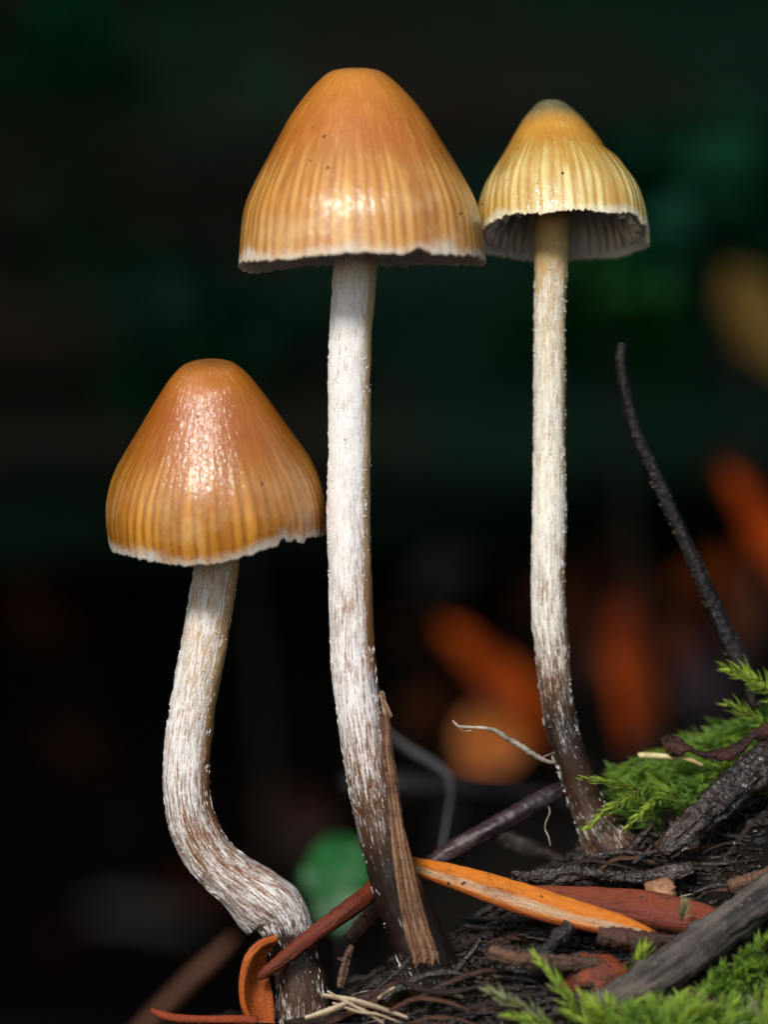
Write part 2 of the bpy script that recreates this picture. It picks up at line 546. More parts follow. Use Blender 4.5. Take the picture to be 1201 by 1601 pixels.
def make_cap(thing, name_mats, prof, centre, tilt, nstripe, seed, rim_fn, bulge=None, shear=0.0, gills=44, inset=3):
    mcap, mgill = name_mats
    nu, nt = 110, 420
    pr, ph = profile(prof, nu)
    H = ph[-1]
    U, ST, CV, INS, V, CW = [], [], [], [], [], []
    ths = np.linspace(0, 2 * math.pi, nt, endpoint=False)
    cosn = [(math.cos(t), math.sin(t)) for t in ths]
    amp = [0.55 + 0.65 * n3(c * 4 + seed, s * 4, 1, 1) + 0.3 * n3(c * 9, s * 9 + seed, 4) for c, s in cosn]
    ph_ = [3.4 * n3(c * 2.6 + seed, s * 2.6, 2) + 1.6 * n3(c * 7 + seed, s * 7, 6) for c, s in cosn]
    start = [0.44 + 0.30 * n3(c * 7 + seed, s * 7, 8) for c, s in cosn]
    rimd = [rim_fn(t) + K * (2.6 * n3(c * 14, s * 14, seed) + 3.0 * n3(c * 36, s * 36, seed) + 2.4 * n3(c * 75, s * 75, seed)) for t, (c, s) in zip(ths, cosn)]
    for i in range(nu):
        u = i / (nu - 1)
        rr, hh = pr[i], ph[i]
        edge = sm(u, 0.86, 1.0)
        for j, t in enumerate(ths):
            c, s = cosn[j]
            w = 0.5 + 0.5 * math.cos(nstripe * t + ph_[j] + 0.5 * math.sin(u * 9 + ph_[j] * 3))
            w = 1 - (1 - w) ** 1.7
            k = sm(u, start[j], start[j] + 0.3) * min(max(amp[j], 0.15), 1.2)
            st = w * k
            r = rr * (1 + 0.022 * n3(c * 1.4 + seed, s * 1.4, u * 1.5) * sm(u, 0.1, 0.5) + 0.008 * n3(c * 5 + seed, s * 5, u * 4))
            r += K * (1.5 * (st - 0.4) * sm(u, 0.3, 0.6) * (1 - 0.5 * edge))
            dz = 0.0
            if bulge:
                br, bz = bulge(t, u); r += br; dz += bz
            h = hh - dz + rimd[j] * sm(u, 0.72, 1.0)
            V.append((r * c + shear * (1 - u) ** 1.3, r * s, H - h))
            U.append(u); ST.append(min(max(st * 0.9 + 0.1, 0), 1)); INS.append(0)
            CV.append((c * rr / 0.12 * 1.0, s * rr / 0.12 * 1.0, (1 - hh / H) * 1.6 + seed)); CW.append((c, s, u * 0.32 + seed))
    # rim lip and the inner face
    inner = [(0.985, 0.0, 3.0), (0.96, -1.5, 7.0), (0.945, 1.0, 9)]
    rows = nu
    for (f, dh, du) in inner[:2]:
        for j in range(nt):
            b = (nu - 1) * nt + j
            x, y, z = V[b]
            V.append((x * f, y * f, z - dh * K * 0.6)); U.append(1); ST.append(0.5); INS.append(0.35 if f > 0.97 else 0.8); CV.append(CV[b]); CW.append(CW[b])
        rows += 1
    for i in range(nu - 6, 3, -6):
        u = i / (nu - 1)
        t = (6 + 26 * (1 - u)) * K
        for j in range(nt):
            b = i * nt + j
            x, y, z = V[b]
            f = max(1 - (t * 0.9) / max(pr[i], 1e-5), 0.15)
            V.append((x * f, y * f, z - t * 0.45)); U.append(u); ST.append(0.5); INS.append(1); CV.append(CV[b]); CW.append(CW[b])
        rows += 1
    F = [(i * nt + j, i * nt + (j + 1) % nt, (i + 1) * nt + (j + 1) % nt, (i + 1) * nt + j)[::-1] for i in range(rows - 1) for j in range(nt)]
    F.append(tuple((rows - 1) * nt + j for j in range(nt)))
    V = np.array(V)
    cap = bpy.data.objects.new('cap', mk_mesh('cap', V, F, mcap, {'u': U, 'stripe': ST, 'cv': CV, 'cw': CW, 'inside': INS}))
    COL.objects.link(cap)
    cap.parent = thing
    cap.location = Vector(centre) - Vector(thing.location)
    cap.rotation_euler = tilt
    # bits of dirt stuck to the skin
    parts = []
    cand = [i for i in range(nt * 12, nt * nu, 7)]
    for _ in range(46):
        i = random.choice(cand); p = V[i]
        parts.append(blob((p[0], p[1], p[2]), (random.uniform(0.5, 1.3) if random.random() < 0.88 else random.uniform(1.6, 2.8)) * K, random.uniform(0, 40), 1, (1, 1, 1.2), 0.6))
    dv, df = gather(parts)
    dirt = bpy.data.objects.new('dirt_specks', mk_mesh('dirt_specks', dv, df, M_crumb, smooth=False))
    dirt.parent = cap; dirt['kind'] = 'stuff'
    COL.objects.link(dirt)
    # gills: one blade each
    def blade(r0f, full=True):
        idx = [i for i in range(nu - inset, 3, -4) if pr[i] > 0.028 or i < 0]
        if not full: idx = idx[:max(4, len(idx) // 3)]
        top, bot = [], []
        rr0 = pr[idx[0]]
        for n_, i in enumerate(idx):
            u = i / (nu - 1)
            t = (7 + 26 * (1 - u)) * K
            x = pr[i] * 0.945 - t * 0.75
            zt = H - ph[i] - t * 0.3
            f = n_ / (len(idx) - 1)
            depth = (3 + 30 * math.sin(math.pi * min(f * 0.62 + 0.02, 1)) ) * K * (1 if full else (1 - f) ** 0.5)
            top.append((x, zt)); bot.append((x - depth * 0.55, max(zt - depth, 4 * K)))
        vs_, w = [], 0.9 * K
        for (x, z) in top: vs_ += [(x, -w, z), (x, w, z)]
        for (x, z) in bot: vs_ += [(x, -w * 0.45, z), (x, w * 0.45, z)]
        m = len(top); fs = []
        for i in range(m - 1):
            a, b = 2 * i, 2 * (i + 1); c_, d = 2 * m + 2 * i, 2 * m + 2 * (i + 1)
            fs += [(a, b, d, c_), (a + 1, c_ + 1, d + 1, b + 1), (c_, d, d + 1, c_ + 1), (a, a + 1, b + 1, b)]
        fs += [(0, 2 * m, 2 * m + 1, 1), (2 * m - 2, 2 * m - 1, 4 * m - 1, 4 * m - 2)]
        return mk_mesh('gill', vs_, fs, mgill)
    full, short = blade(0.1), blade(0.5, False)
    for g in range(gills):
        o = bpy.data.objects.new('gill', full if g % 2 == 0 else short)
        o.parent = cap
        o.rotation_euler = (0, 0, 2 * math.pi * (g + 0.25 * random.uniform(-1, 1)) / gills)
        o.scale = (1, 1, random.uniform(0.96, 1.0))
        COL.objects.link(o)
    return cap

def make_stem(thing, rows, mat, wht, brn, y, bare, nfib, seed, tuft=0.5, knob=None):
    """wht / brn: tables over photograph height (py); bare: (angle, width, table) of the uncovered side."""
    T = Tube(px_path(rows, y), n=240, seg=56, rough=0.05, rfreq=10, furrow=0.035, nf=9, seed=seed, lump=knob)
    pys = np.array([800.5 - (v[2] - 0.5) / (K * (CD + v[1]) / CD) for v in T.V])
    an = T.attrs['an']
    W, B = [], []
    for k in range(len(T.V)):
        a = math.atan2(an[k][1], an[k][0])
        w = lin(wht, pys[k])
        dd = (a - bare[0] + math.pi) % (2 * math.pi) - math.pi
        w -= bare[2] * math.exp(-(dd / bare[1]) ** 2) * lin(bare[3], pys[k])
        W.append(w); B.append(lin(brn, pys[k]))
    T.attrs['wht'] = np.array(W); T.attrs['brn'] = np.array(B)
    st = T.obj('stem', mat, thing)
    V, F = [], []
    made = 0
    while made < nfib:
        t = random.uniform(0.01, 0.995); a = random.uniform(-math.pi, math.pi)
        p, n, tg = T.surf(t, a)
        py = 800.5 - (p[2] - 0.5) / (K * (CD + p[1]) / CD)
        dd = (a - bare[0] + math.pi) % (2 * math.pi) - math.pi
        w = lin(wht, py) - bare[2] * math.exp(-(dd / bare[1]) ** 2) * lin(bare[3], py) * 0.8
        w = w if py < 1030 else w - 0.13
        clump = 0.5 + 0.9 * n3(math.cos(a) * 2.5 + seed, math.sin(a) * 2.5, t * 60)
        if random.random() > min(max(w, 0.004), 0.85) * clump ** 2 * 1.3: continue
        made += 1
        side = np.cross(n, tg)
        if random.random() < lin(tuft, py):   # raised granules and tufts
            L, wd, up = random.uniform(1.5, 5) * K, random.uniform(0.7, 1.8) * K, random.uniform(0.5, 2.2) * K
        else:                                  # strands lying along the stem
            L, wd, up = random.uniform(6, 20) * K, random.uniform(0.3, 0.85) * K, random.uniform(0.1, 0.6) * K
        dirv = tg + side * random.uniform(-0.22, 0.22); dirv /= np.linalg.norm(dirv)
        c0, n0, _ = T.surf(t, a, -0.8 * K)
        h = L / 2
        b = len(V)
        base_up = 0.5 * K
        V += [c0 - dirv * h, c0 - side * wd, c0 + dirv * h, c0 + side * wd, c0 + n * (up + base_up + 0.8 * K) + dirv * random.uniform(-.3, .3) * h]
        F += [(b, b + 1, b + 4), (b + 1, b + 2, b + 4), (b + 2, b + 3, b + 4), (b + 3, b, b + 4)]
    fo = bpy.data.objects.new('fibrils', mk_mesh('fibrils', np.array(V) - np.array(world_loc(thing)), F, M_fib, smooth=False))
    COL.objects.link(fo)
    fo.parent = st
    fo['kind'] = 'stuff'
    return T

def base_of(px, py, y):
    return P(px, py, y)

# --- tall middle mushroom
mid = empty('mushroom', base_of(683, 1540, 0.0))
tagit(mid, 'tallest mushroom with broad amber bell cap and long straight whitish stem', 'mushroom', 'mushrooms')
M_cap1 = mat_cap('amber_cap', srgb(194, 122, 40), srgb(236, 184, 96), srgb(158, 90, 20), srgb(176, 118, 66), 0.10, (0.66, 0.64, 0.56, 1))
M_gill = mat_gill('pale_grey_gills', (0.72, 0.71, 0.72, 1))
M_gill2 = mat_gill('beige_gills', (0.80, 0.72, 0.68, 1))
prof_mid = [(0, 0), (20, 1), (38, 5), (52, 14), (74, 35), (105, 73), (133, 119), (165, 177), (183, 219), (190.5, 265), (194, 303)]
def rim_mid(t):
    d = K * (3 * math.sin(t * 2 + 1) + 2 * math.sin(5 * t + 0.5))
    d -= K * 9 * math.exp(-((t - R(298)) / 0.10) ** 2)      # shallow notch in front, to the right
    d += K * 10 * math.exp(-((t - R(150)) / 0.5) ** 2)      # the far margin hangs lower on the left
    return d
c = P(567, 409, 0)
make_cap(mid, (M_cap1, M_gill), prof_mid, c, (R(-0.4), R(-0.6), R(0)), 60, 1.3, rim_mid, shear=-0.006)
rows = [(566, 290, 30), (560, 380, 32), (556, 410, 33.5), (554, 440, 34), (549.5, 500, 33), (547, 550, 33), (546, 600, 33), (546.5, 700, 33), (545.5, 750, 33.5), (545, 800, 34),
        (547, 880, 33.5), (549, 960, 34), (550.5, 1010, 34.5), (553, 1040, 35.5), (557, 1080, 35), (566, 1150, 34.5), (573, 1200, 34), (582, 1250, 33.5), (594, 1300, 34), (608, 1350, 36), (625, 1400, 39), (642, 1440, 41), (662, 1490, 44), (683, 1540, 46), (700, 1600, 44)]
M_stem1 = mat_stem('white_fibrous_stem', srgb(216, 184, 140), srgb(146, 92, 44), srgb(27, 14, 8))
w_mid = [(380, 0.66), (450, 0.78), (560, 0.90), (700, 0.86), (900, 0.74), (1000, 0.68), (1100, 0.68), (1180, 0.56), (1250, 0.42), (1330, 0.28), (1400, 0.20), (1470, 0.14), (1500, 0.3), (1580, 0.35)]
b_mid = [(380, 0.05), (800, 0.2), (950, 0.42), (1080, 0.55), (1180, 0.66), (1260, 0.85), (1360, 1.0), (1600, 1.0)]
stem_mid = make_stem(mid, rows, M_stem1, w_mid, b_mid, 0.0, (-R(78), 0.55, 1.0, [(380, 0.9), (700, 0.9), (1000, 0.9), (1060, 0.2), (1600, 0)]), 3200, 2.0,
                     [(400, 0.5), (800, 0.45), (1000, 0.15), (1600, 0.1)])

# --- right mushroom
YR = 0.085
rgt = empty('mushroom', base_of(958, 1335, YR))
tagit(rgt, 'mushroom with grey-tipped yellow cap, gills in view, beside the moss', 'mushroom', 'mushrooms')
M_cap2 = mat_cap('yellow_cap', srgb(200, 144, 46), srgb(238, 224, 152), srgb(172, 126, 40), srgb(108, 102, 76), 0.24, (0.74, 0.72, 0.58, 1), 0.9, 0.12)
prof_r = [(0, 0), (12, 1), (22.6, 4), (36, 17), (49, 32), (66, 58), (88, 91), (109, 122), (124, 148), (133, 178), (137, 205), (138, 226)]
def rim_r(t):
    d = K * (2.5 * math.sin(3 * t) + 2 * math.sin(7 * t + 2))
    d += K * 12 * math.exp(-((t - R(5)) / 0.35) ** 2)
    d -= K * 5 * math.exp(-((t - R(318)) / 0.22) ** 2)
    d += K * 6 * math.exp(-((t - R(335)) / 0.06) ** 2)
    return d
def bulge_r(t, u):
    dd = (t - R(350) + math.pi) % (2 * math.pi) - math.pi
    g = math.exp(-(dd / 0.55) ** 2)
    return K * (-4.5 * g * math.exp(-((u - 0.46) / 0.045) ** 2) + 2.0 * g * math.exp(-((u - 0.55) / 0.05) ** 2)), 0
sR = (CD + YR) / CD
c = P(881, 370, YR)
make_cap(rgt, (M_cap2, M_gill2), prof_r, c, (R(-15.5), R(-1), 0), 46, 5.1, rim_r, bulge_r, shear=-0.010, gills=48)
rows = [(874, 255, 26), (866, 300, 27), (863.5, 330, 28), (862.5, 400, 26), (860, 500, 24.5), (859.7, 600, 24.5), (859.3, 690, 25), (859.5, 800, 26.5), (858.5, 860, 26.5), (857.7, 920, 26.5), (859, 970, 27),
        (863, 1010, 26.5), (867, 1060, 26), (873, 1110, 25.5), (884, 1160, 26.5), (898, 1200, 26.5), (910, 1240, 27), (924, 1270, 29), (942, 1305, 36), (964, 1342, 42), (985, 1390, 40)]
rows = [(a, b, w_) for a, b, w_ in rows]
M_stem2 = mat_stem('cream_scurfy_stem', srgb(208, 176, 116), srgb(134, 84, 42), srgb(34, 18, 11), (0.88, 0.86, 0.77, 1))
w_r = [(320, 0.1), (400, 0.35), (440, 0.56), (520, 0.64), (700, 0.70), (820, 0.80), (900, 0.68), (980, 0.66), (1030, 0.54), (1070, 0.42), (1120, 0.34), (1170, 0.26), (1250, 0.26), (1300, 0.42), (1330, 0.36), (1400, 0.2)]
b_r = [(320, 0.16), (380, 0.10), (500, 0.02), (760, 0.12), (860, 0.45), (980, 0.60), (1050, 0.76), (1130, 1.0), (1260, 0.95), (1340, 0.85)]
stem_r = make_stem(rgt, rows, M_stem2, w_r, b_r, YR, (-R(80), 0.45, 0.5, [(320, 0.6), (900, 0.9), (1000, 0.5), (1100, 0)]), 2600, 4.4,
                   [(330, 0.75), (600, 0.85), (720, 0.6), (850, 0.2), (1400, 0.2)])

# --- left mushroom
YL = 0.045
lft = empty('mushroom', base_of(473, 1595, YL))
tagit(lft, 'shorter mushroom with dark amber cap and crooked elbowed stem', 'mushroom', 'mushrooms')
M_cap3 = mat_cap('dark_amber_cap', srgb(178, 106, 28), srgb(214, 150, 56), srgb(142, 82, 14), srgb(150, 92, 40), 0.12, (0.56, 0.57, 0.53, 1))
prof_l = [(0, 0), (18, 1), (34, 5), (47, 12), (65, 31), (88, 64), (118, 110), (153, 167), (168, 207), (173, 244), (171, 285)]
def rim_l(t):
    d = K * (3 * math.sin(t * 2 + 2) + 2 * math.sin(6 * t))
    dd = t - R(311)
    d -= K * 25 * math.exp(-((t - R(314)) / 0.46) ** 2)
    d -= K * 8 * math.exp(-((t - R(308)) / 0.05) ** 2)
    d += K * 7 * math.exp(-((t - R(322)) / 0.06) ** 2)
    return d
def bulge_l(t, u):
    dd = (t - R(285) + math.pi) % (2 * math.pi) - math.pi
    g = math.exp(-(dd / 0.5) ** 2)
    return K * (-4.0 * g * math.exp(-((u - 0.14) / 0.04) ** 2) + 2.5 * g * math.exp(-((u - 0.22) / 0.05) ** 2)), 0
c = P(340, 838, YL)
make_cap(lft, (M_cap3, M_gill), prof_l, c, (R(16), R(-2.6), 0), 56, 9.2, rim_l, bulge_l, inset=20)
rows = [(345, 790, 34), (339, 870, 35), (336, 900, 35.5), (327, 960, 35), (316.5, 1020, 35.5), (305, 1080, 35), (296, 1140, 36), (291, 1200, 36.5), (293, 1250, 36.5), (302, 1290, 38), (326, 1337, 39), (366, 1374, 41),
        (406, 1402, 43), (434, 1425, 44), (450, 1455, 39), (462, 1500, 37.5), (470, 1540, 40), (474, 1595, 42), (476, 1650, 42)]
def skirt(a, t, s_):
    """the bent stem flares and overhangs its own base in a torn skirt"""
    dd = (a - R(95) + math.pi) % (2 * math.pi) - math.pi
    ramp = sm(t, 0.655, 0.738) * (1 - sm(t, 0.741 + 0.006 * n3(math.cos(a) * 3, math.sin(a) * 3, 5), 0.757))
    return K * ramp * (3 + 15 * math.exp(-(dd / 0.62) ** 2))
M_stem3 = mat_stem('buff_crooked_stem', srgb(206, 168, 114), srgb(132, 84, 42), srgb(46, 29, 22), (0.86, 0.84, 0.82, 1))
w_l = [(860, 0.5), (950, 0.62), (1100, 0.66), (1200, 0.68), (1260, 0.54), (1310, 0.50), (1380, 0.54), (1440, 0.58), (1458, 0.5), (1468, 0.28), (1520, 0.26), (1570, 0.38), (1600, 0.42)]
b_l = [(860, 0.05), (1050, 0.1), (1150, 0.36), (1250, 0.58), (1400, 0.6), (1440, 0.8), (1460, 1.0), (1600, 0.9)]
stem_l = make_stem(lft, rows, M_stem3, w_l, b_l, YL, (-R(80), 0.5, 0.75, [(860, 1), (1150, 1), (1260, 0.5), (1320, 0)]), 2600, 6.7,
                   [(880, 0.8), (1080, 0.6), (1180, 0.1), (1600, 0.1)], knob=skirt)
# ------------------------------------------------------------------ litter around the stems
M_stalk = mat_wood('dry_stalk', srgb(84, 52, 36), srgb(184, 146, 112), 0.09, 230, 0.6, srgb(48, 26, 16), 0.66, 1.0, 0.006)
M_stalk2 = mat_wood('dry_stalk_dark', srgb(66, 36, 22), srgb(150, 104, 70), 0.08, 220, 0.65, srgb(40, 22, 14), 0.64, 1.0, 0.006)
SP = [(600, 1115, 8, -.026), (604, 1140, 11, -.028), (607, 1180, 12, -.031), (614, 1230, 12.5, -.034), (621, 1290, 13.5, -.038), (629, 1340, 16, -.042), (640, 1400, 19, -.046), (652, 1450, 21, -.050), (664, 1494, 23, -.053), (666, 1503, 22, -.053)]
SP = [(a_, b_, w_ * 0.88, d_) for a_, b_, w_, d_ in SP]
core = Tube(px_path([(p[0], p[1], p[2] * 0.86, p[3] + .002) for p in SP]), n=110, seg=28, flat=0.55, rough=0.16, rfreq=12, furrow=0.15, seed=1.7)
stalk = core.obj('dry_stalk', mat_wood('stalk_core', srgb(50, 26, 15), srgb(118, 72, 46), 0.07, 200, 0.6, None, 0, 1.0, 0.006))
tagit(stalk, 'ribbed brown dry stalk leaning against the tallest mushroom stem', 'stalk')
for k, (off, rr, dep) in enumerate([(-0.88, 0.19, .001), (-0.52, 0.15, -.003), (-0.12, 0.17, -.005), (0.22, 0.13, -.0045), (0.52, 0.18, -.0035), (0.88, 0.20, .0)]):
    rows = []
    for i, p in enumerate(SP):
        f = i / (len(SP) - 1)
        sq = 0.5 + 0.5 * sm(f, 0.1, 0.7)      # the ridges run together towards the top
        rows.append((p[0] + p[2] * off * sq + 2.2 * n3(i * .7, k * 3.3, 1), p[1] + ([4, -9, 3, -4, 7, -6][k] if i == 9 else 0), p[2] * rr * (1.0 + 0.5 * n3(i * .9, k * 2.7, 4)) * (1 if 0 < i < 9 else 0.6), p[3] + dep))
    Tube(px_path(rows), n=150, seg=14, rough=0.34, rfreq=9, furrow=0.35, seed=70 + 3 * k).obj('ridge', M_stalk if k % 2 == 0 else M_stalk2, stalk)
for k in range(7):
    x0 = 650 + 5.5 * k
    Tube(px_path([(x0, 1488, 1.2, -.055), (x0 + random.uniform(-2, 3), 1500, 1.1, -.056), (x0 + random.uniform(-4, 6), 1506 + random.uniform(0, 7), .6, -.057)]), n=10, seg=6).obj('loose_fibre', M_stalk, stalk)
tip = Tube(px_path([(604, 1128, 6, -.024), (603, 1112, 5.5, -.023), (600, 1098, 4, -.022), (597, 1084, 4.5, -.021), (596, 1080, 2, -.021)]), n=24, seg=10, rough=0.3, seed=4)
tip.obj('broken_tip', M_stalk, stalk)
tip = Tube(px_path([(600, 1095, 2.5, -.023), (607, 1110, 3, -.027), (613, 1121, 2, -.028)]), n=14, seg=8, rough=0.3, seed=8)
tip.obj('splinter', M_stalk, stalk)

M_blacktwig = mat_wood('black_twig', srgb(9, 7, 7), srgb(34, 28, 30), 0.06, 120, 0.5, srgb(120, 112, 100), 0.69, 1.0, 0.004, 0.3)
tw = Tube(px_path([(1185, 1105, 15), (1172, 1070, 15), (1155, 1030, 14.5), (1120, 955, 13), (1085, 875, 12), (1050, 800, 11), (1022, 735, 10.5), (1000, 690, 10), (984, 640, 9.5), (974, 590, 9), (971, 560, 9), (973, 545, 7.5), (974, 536, 7)], 0.11),
          n=190, seg=22, rough=0.18, rfreq=12, furrow=0.18, nf=7, seed=5, lump=knots(16, 2, 3.5 * K))
twig = tw.obj('upright_twig', M_blacktwig)
tagit(twig, 'thin black twig rising from the moss, bent at its tip', 'twig')
parts = []
for _ in range(90):
    t = random.choice([random.uniform(0.15, 0.95), random.gauss(0.62, 0.04), random.gauss(0.36, 0.04), random.gauss(0.55, 0.02)])
    p, n, tg = tw.surf(min(max(t, 0.02), 0.98), random.gauss(R(-80) if random.random() < 0.75 else R(20), 0.5))
    parts.append(blob(p, random.uniform(0.6, 4.2) ** 1.0 * K * (1 if random.random() < 0.3 else 0.5), random.uniform(0, 50), 1))
V, F = gather(parts)
o = mk_obj('crumbs', V, F, M_crumb, twig, smooth=False); o['kind'] = 'stuff'

# needles
M_orange = mat_needle('orange_needle', srgb(208, 122, 26), srgb(196, 168, 138), srgb(132, 60, 16))
def nshape(a, t):
    return 1 - 0.20 * math.exp(-((a - 0.35) / 0.5) ** 2)
nd = Tube(px_path([(640, 1352, 14, .034), (662, 1358, 15, .026), (700, 1368, 19, .010), (760, 1387, 23, -.010), (830, 1410, 25, -.030), (900, 1430, 22, -.045), (960, 1444, 18, -.052), (1000, 1453, 10, -.055), (1027, 1459, 2, -.056)]),
          n=110, seg=28, flat=0.5, rough=0.04, furrow=0.05, shape=nshape, seed=3)
tagit(nd.obj('fir_needle', M_orange), 'bright orange-yellow fir needle with pale band and pointed tip', 'needle', 'fir needles')
M_red = mat_needle('red_brown_needle', srgb(126, 58, 30), srgb(118, 56, 46), srgb(70, 28, 14), True, 0.42)
nd = Tube(px_path([(800, 1392, 8, .004), (850, 1400, 16, -.002), (920, 1410, 24, -.010), (1000, 1420, 29, -.022), (1070, 1433, 28, -.030), (1110, 1440, 24, -.035), (1140, 1446, 12, -.037)]),
          n=80, seg=24, flat=0.55, rough=0.05, furrow=0.05, seed=6)
tagit(nd.obj('fir_needle', M_red), 'smooth reddish-brown needle lying behind the orange one', 'needle', 'fir needles')
M_rust = mat_needle('rust_needle', srgb(112, 46, 22), srgb(98, 40, 20), srgb(46, 18, 10), True, 0.38)
nd = Tube(px_path([(404, 1530, 4, .002), (412, 1523, 8, .002), (440, 1501, 11, .003), (480, 1470, 12.5, .005), (520, 1440, 14, .010), (560, 1410, 15, .022), (600, 1378, 16, .045), (640, 1350, 15, .055)]),
          n=120, seg=22, rough=0.08, rfreq=14, furrow=0.16, nf=9, seed=9, lump=knots(5, 21, 1.3 * K))
tagit(nd.obj('needle_twig', M_rust), 'shiny rust-brown needle crossing in front of the crooked stem base', 'needle')
M_purple = mat_wood('purple_twig', srgb(22, 13, 15), srgb(66, 46, 50), 0.08, 150, 0.45, srgb(150, 140, 132), 0.73, 0.6, 0.002, 0.5)
nd = Tube(px_path([(668, 1356, 13, .062), (700, 1334, 15, .062), (760, 1300, 15.5, .066), (820, 1266, 15.5, .074), (860, 1244, 14.5, .082), (882, 1232, 12, .09)]), n=110, seg=22, rough=0.10, rfreq=14, furrow=0.16, nf=9, seed=12, lump=knots(6, 11, 1.8 * K))
tagit(nd.obj('smooth_twig', M_purple), 'dark purplish twig propped against the yellow-capped mushroom stem', 'twig')

# curled orange needle at the left base: a bent sheet with a thick pale rim
M_curl = mat_needle('curled_orange', srgb(198, 104, 32), srgb(138, 62, 16), srgb(88, 34, 9))  # inner face darker: the curl's shading is put into its colour
rimp = spline([P(431, 1466, .004), P(414, 1472, .000), P(396, 1485, -.004), (*P(384, 1508, -.006),), P(378, 1540, -.006), P(380, 1570, -.004), P(392, 1600, .0)], 50)
inn = spline([P(436, 1472, .012), P(424, 1484, .014), P(416, 1500, .018), P(418, 1520, .02), P(424, 1545, .02), P(428, 1570, .02), P(430, 1600, .02)], 50)
V, F, AN, SC = [], [], [], []
m = 12
for side in (0, 1):
    for i in range(50):
        for j in range(m):
            f = j / (m - 1)
            p = rimp[i] * (1 - f) + inn[i] * f
            p = p + np.array([-0.004 * math.sin(math.pi * f), 0.010 * math.sin(math.pi * f) + side * 0.0035, 0])
            V.append(p); AN.append((1, 0.9 * f - 0.6, 0)); SC.append((f * .03, 0, i / 50 * .1))
def idx(s, i, j): return s * 50 * m + i * m + j
for i in range(49):
    for j in range(m - 1):
        F.append((idx(0, i, j), idx(0, i, j + 1), idx(0, i + 1, j + 1), idx(0, i + 1, j)))
        F.append((idx(1, i, j), idx(1, i + 1, j), idx(1, i + 1, j + 1), idx(1, i, j + 1)))
    F.append((idx(0, i, 0), idx(0, i + 1, 0), idx(1, i + 1, 0), idx(1, i, 0)))
    F.append((idx(0, i, m - 1), idx(1, i, m - 1), idx(1, i + 1, m - 1), idx(0, i + 1, m - 1)))
for i in (0, 49):
    for j in range(m - 1): F.append((idx(0, i, j), idx(1, i, j), idx(1, i, j + 1), idx(0, i, j + 1)))
curl = mk_obj('curled_needle', V, F, M_curl, attrs={'an': AN, 'sc': SC})
tagit(curl, 'curled bright orange needle hooked round the crooked stem base', 'needle')
rm_ = Tube([(*p, (6.2 + 1.2 * math.sin(i)) * K * (0.8 if i == 6 else 1)) for i, p in enumerate(rimp[::8])], n=50, seg=12, rough=0.12, seed=2)
rm_.obj('rolled_rim', M_curl, curl)

nd = Tube(px_path([(236, 1578, 3, .0), (250, 1586, 7, .0), (275, 1592, 7, -.002), (320, 1594, 6.5, -.004), (370, 1594, 7, -.004), (398, 1595, 7.5, -.004), (403, 1595, 5, -.004)]), n=50, seg=14, rough=0.08, seed=15)
M_glow = mat_needle('orange_thin', srgb(140, 56, 16), srgb(136, 60, 22), srgb(80, 30, 10), False)
tagit(nd.obj('fir_needle', M_glow), 'thin orange needle lying low left of the crooked stem base', 'needle', 'fir needles')

# thick grey stick
M_grey = mat_wood('grey_stick', srgb(28, 26, 28), srgb(98, 88, 80), 0.09, 130, 0.6, srgb(120, 114, 108), 0.66, 1.0, 0.006, 0.35)
gs = Tube(px_path([(925, 1590, 20, -.085), (935, 1582, 25, -.085), (980, 1556, 30, -.083), (1040, 1518, 33, -.078), (1100, 1476, 33, -.070), (1160, 1430, 31, -.060), (1215, 1392, 31, -.05), (1290, 1345, 29, -.03)]),
          n=150, seg=44, rough=0.10, rfreq=14, furrow=0.14, nf=14, seed=20, lump=knots(9, 5, 7 * K))
tagit(gs.obj('thick_stick', M_grey), 'thick weathered grey stick lying across the bright moss', 'stick')
M_bark = mat_wood('wet_bark', srgb(13, 10, 9), srgb(62, 49, 42), 0.16, 80, 0.36, srgb(150, 144, 134), 0.67, 1.0, 0.008, 0.5)
gs = Tube(px_path([(1040, 1338, 14, .02), (1052, 1322, 20, .022), (1080, 1296, 24, .03), (1120, 1262, 27, .045), (1165, 1222, 29, .06), (1215, 1182, 30, .075), (1290, 1125, 30, .1)]),
          n=150, seg=40, rough=0.22, rfreq=14, furrow=0.26, nf=11, seed=24, lump=knots(14, 8, 9 * K))
wet = gs.obj('wet_branch', M_bark)
tagit(wet, 'wet dark-barked branch slanting over the soil right of the yellow-capped mushroom', 'branch')
M_brown = mat_wood('brown_twig', srgb(34, 22, 18), srgb(122, 88, 68), 0.12, 150, 0.6, srgb(24, 16, 13), 0.62, 1.0, 0.007)
def twigthing(name, rows, label, cat, mat, seed, rough=0.14, furrow=0.15, group=None, n=50):
    t = Tube(px_path(rows), n=n + 30, seg=20, rough=rough + 0.1, rfreq=14, furrow=furrow + 0.12, nf=9, seed=seed, lump=knots(4, int(seed), 4 * K))
    o = tagit(t.obj(name, mat), label, cat, group)
    rr = random.Random(int(seed))
    for _ in range(2):                            # broken side stubs
        p, nn, tg = t.surf(rr.uniform(0.2, 0.8), rr.uniform(-1.8, 1.8))
        d = nn + tg * rr.uniform(-0.6, 0.6); L = rr.uniform(4, 9) * K
        Tube([(*(p - nn * 3 * K), 2.6 * K), (*(p + d * L * .5), 2.2 * K), (*(p + d * L), 1.2 * K)], n=8, seg=8, rough=0.3).obj('side_stub', mat, o)
    return o
twigthing('short_twig', [(763, 1488, 9, -.075), (772, 1491, 13, -.075), (800, 1497, 12, -.074), (840, 1502, 12, -.07), (890, 1506, 12, -.066), (935, 1508, 11, -.06)], 'short brown broken twig pointing towards the orange bark chip', 'twig', M_brown, 31)
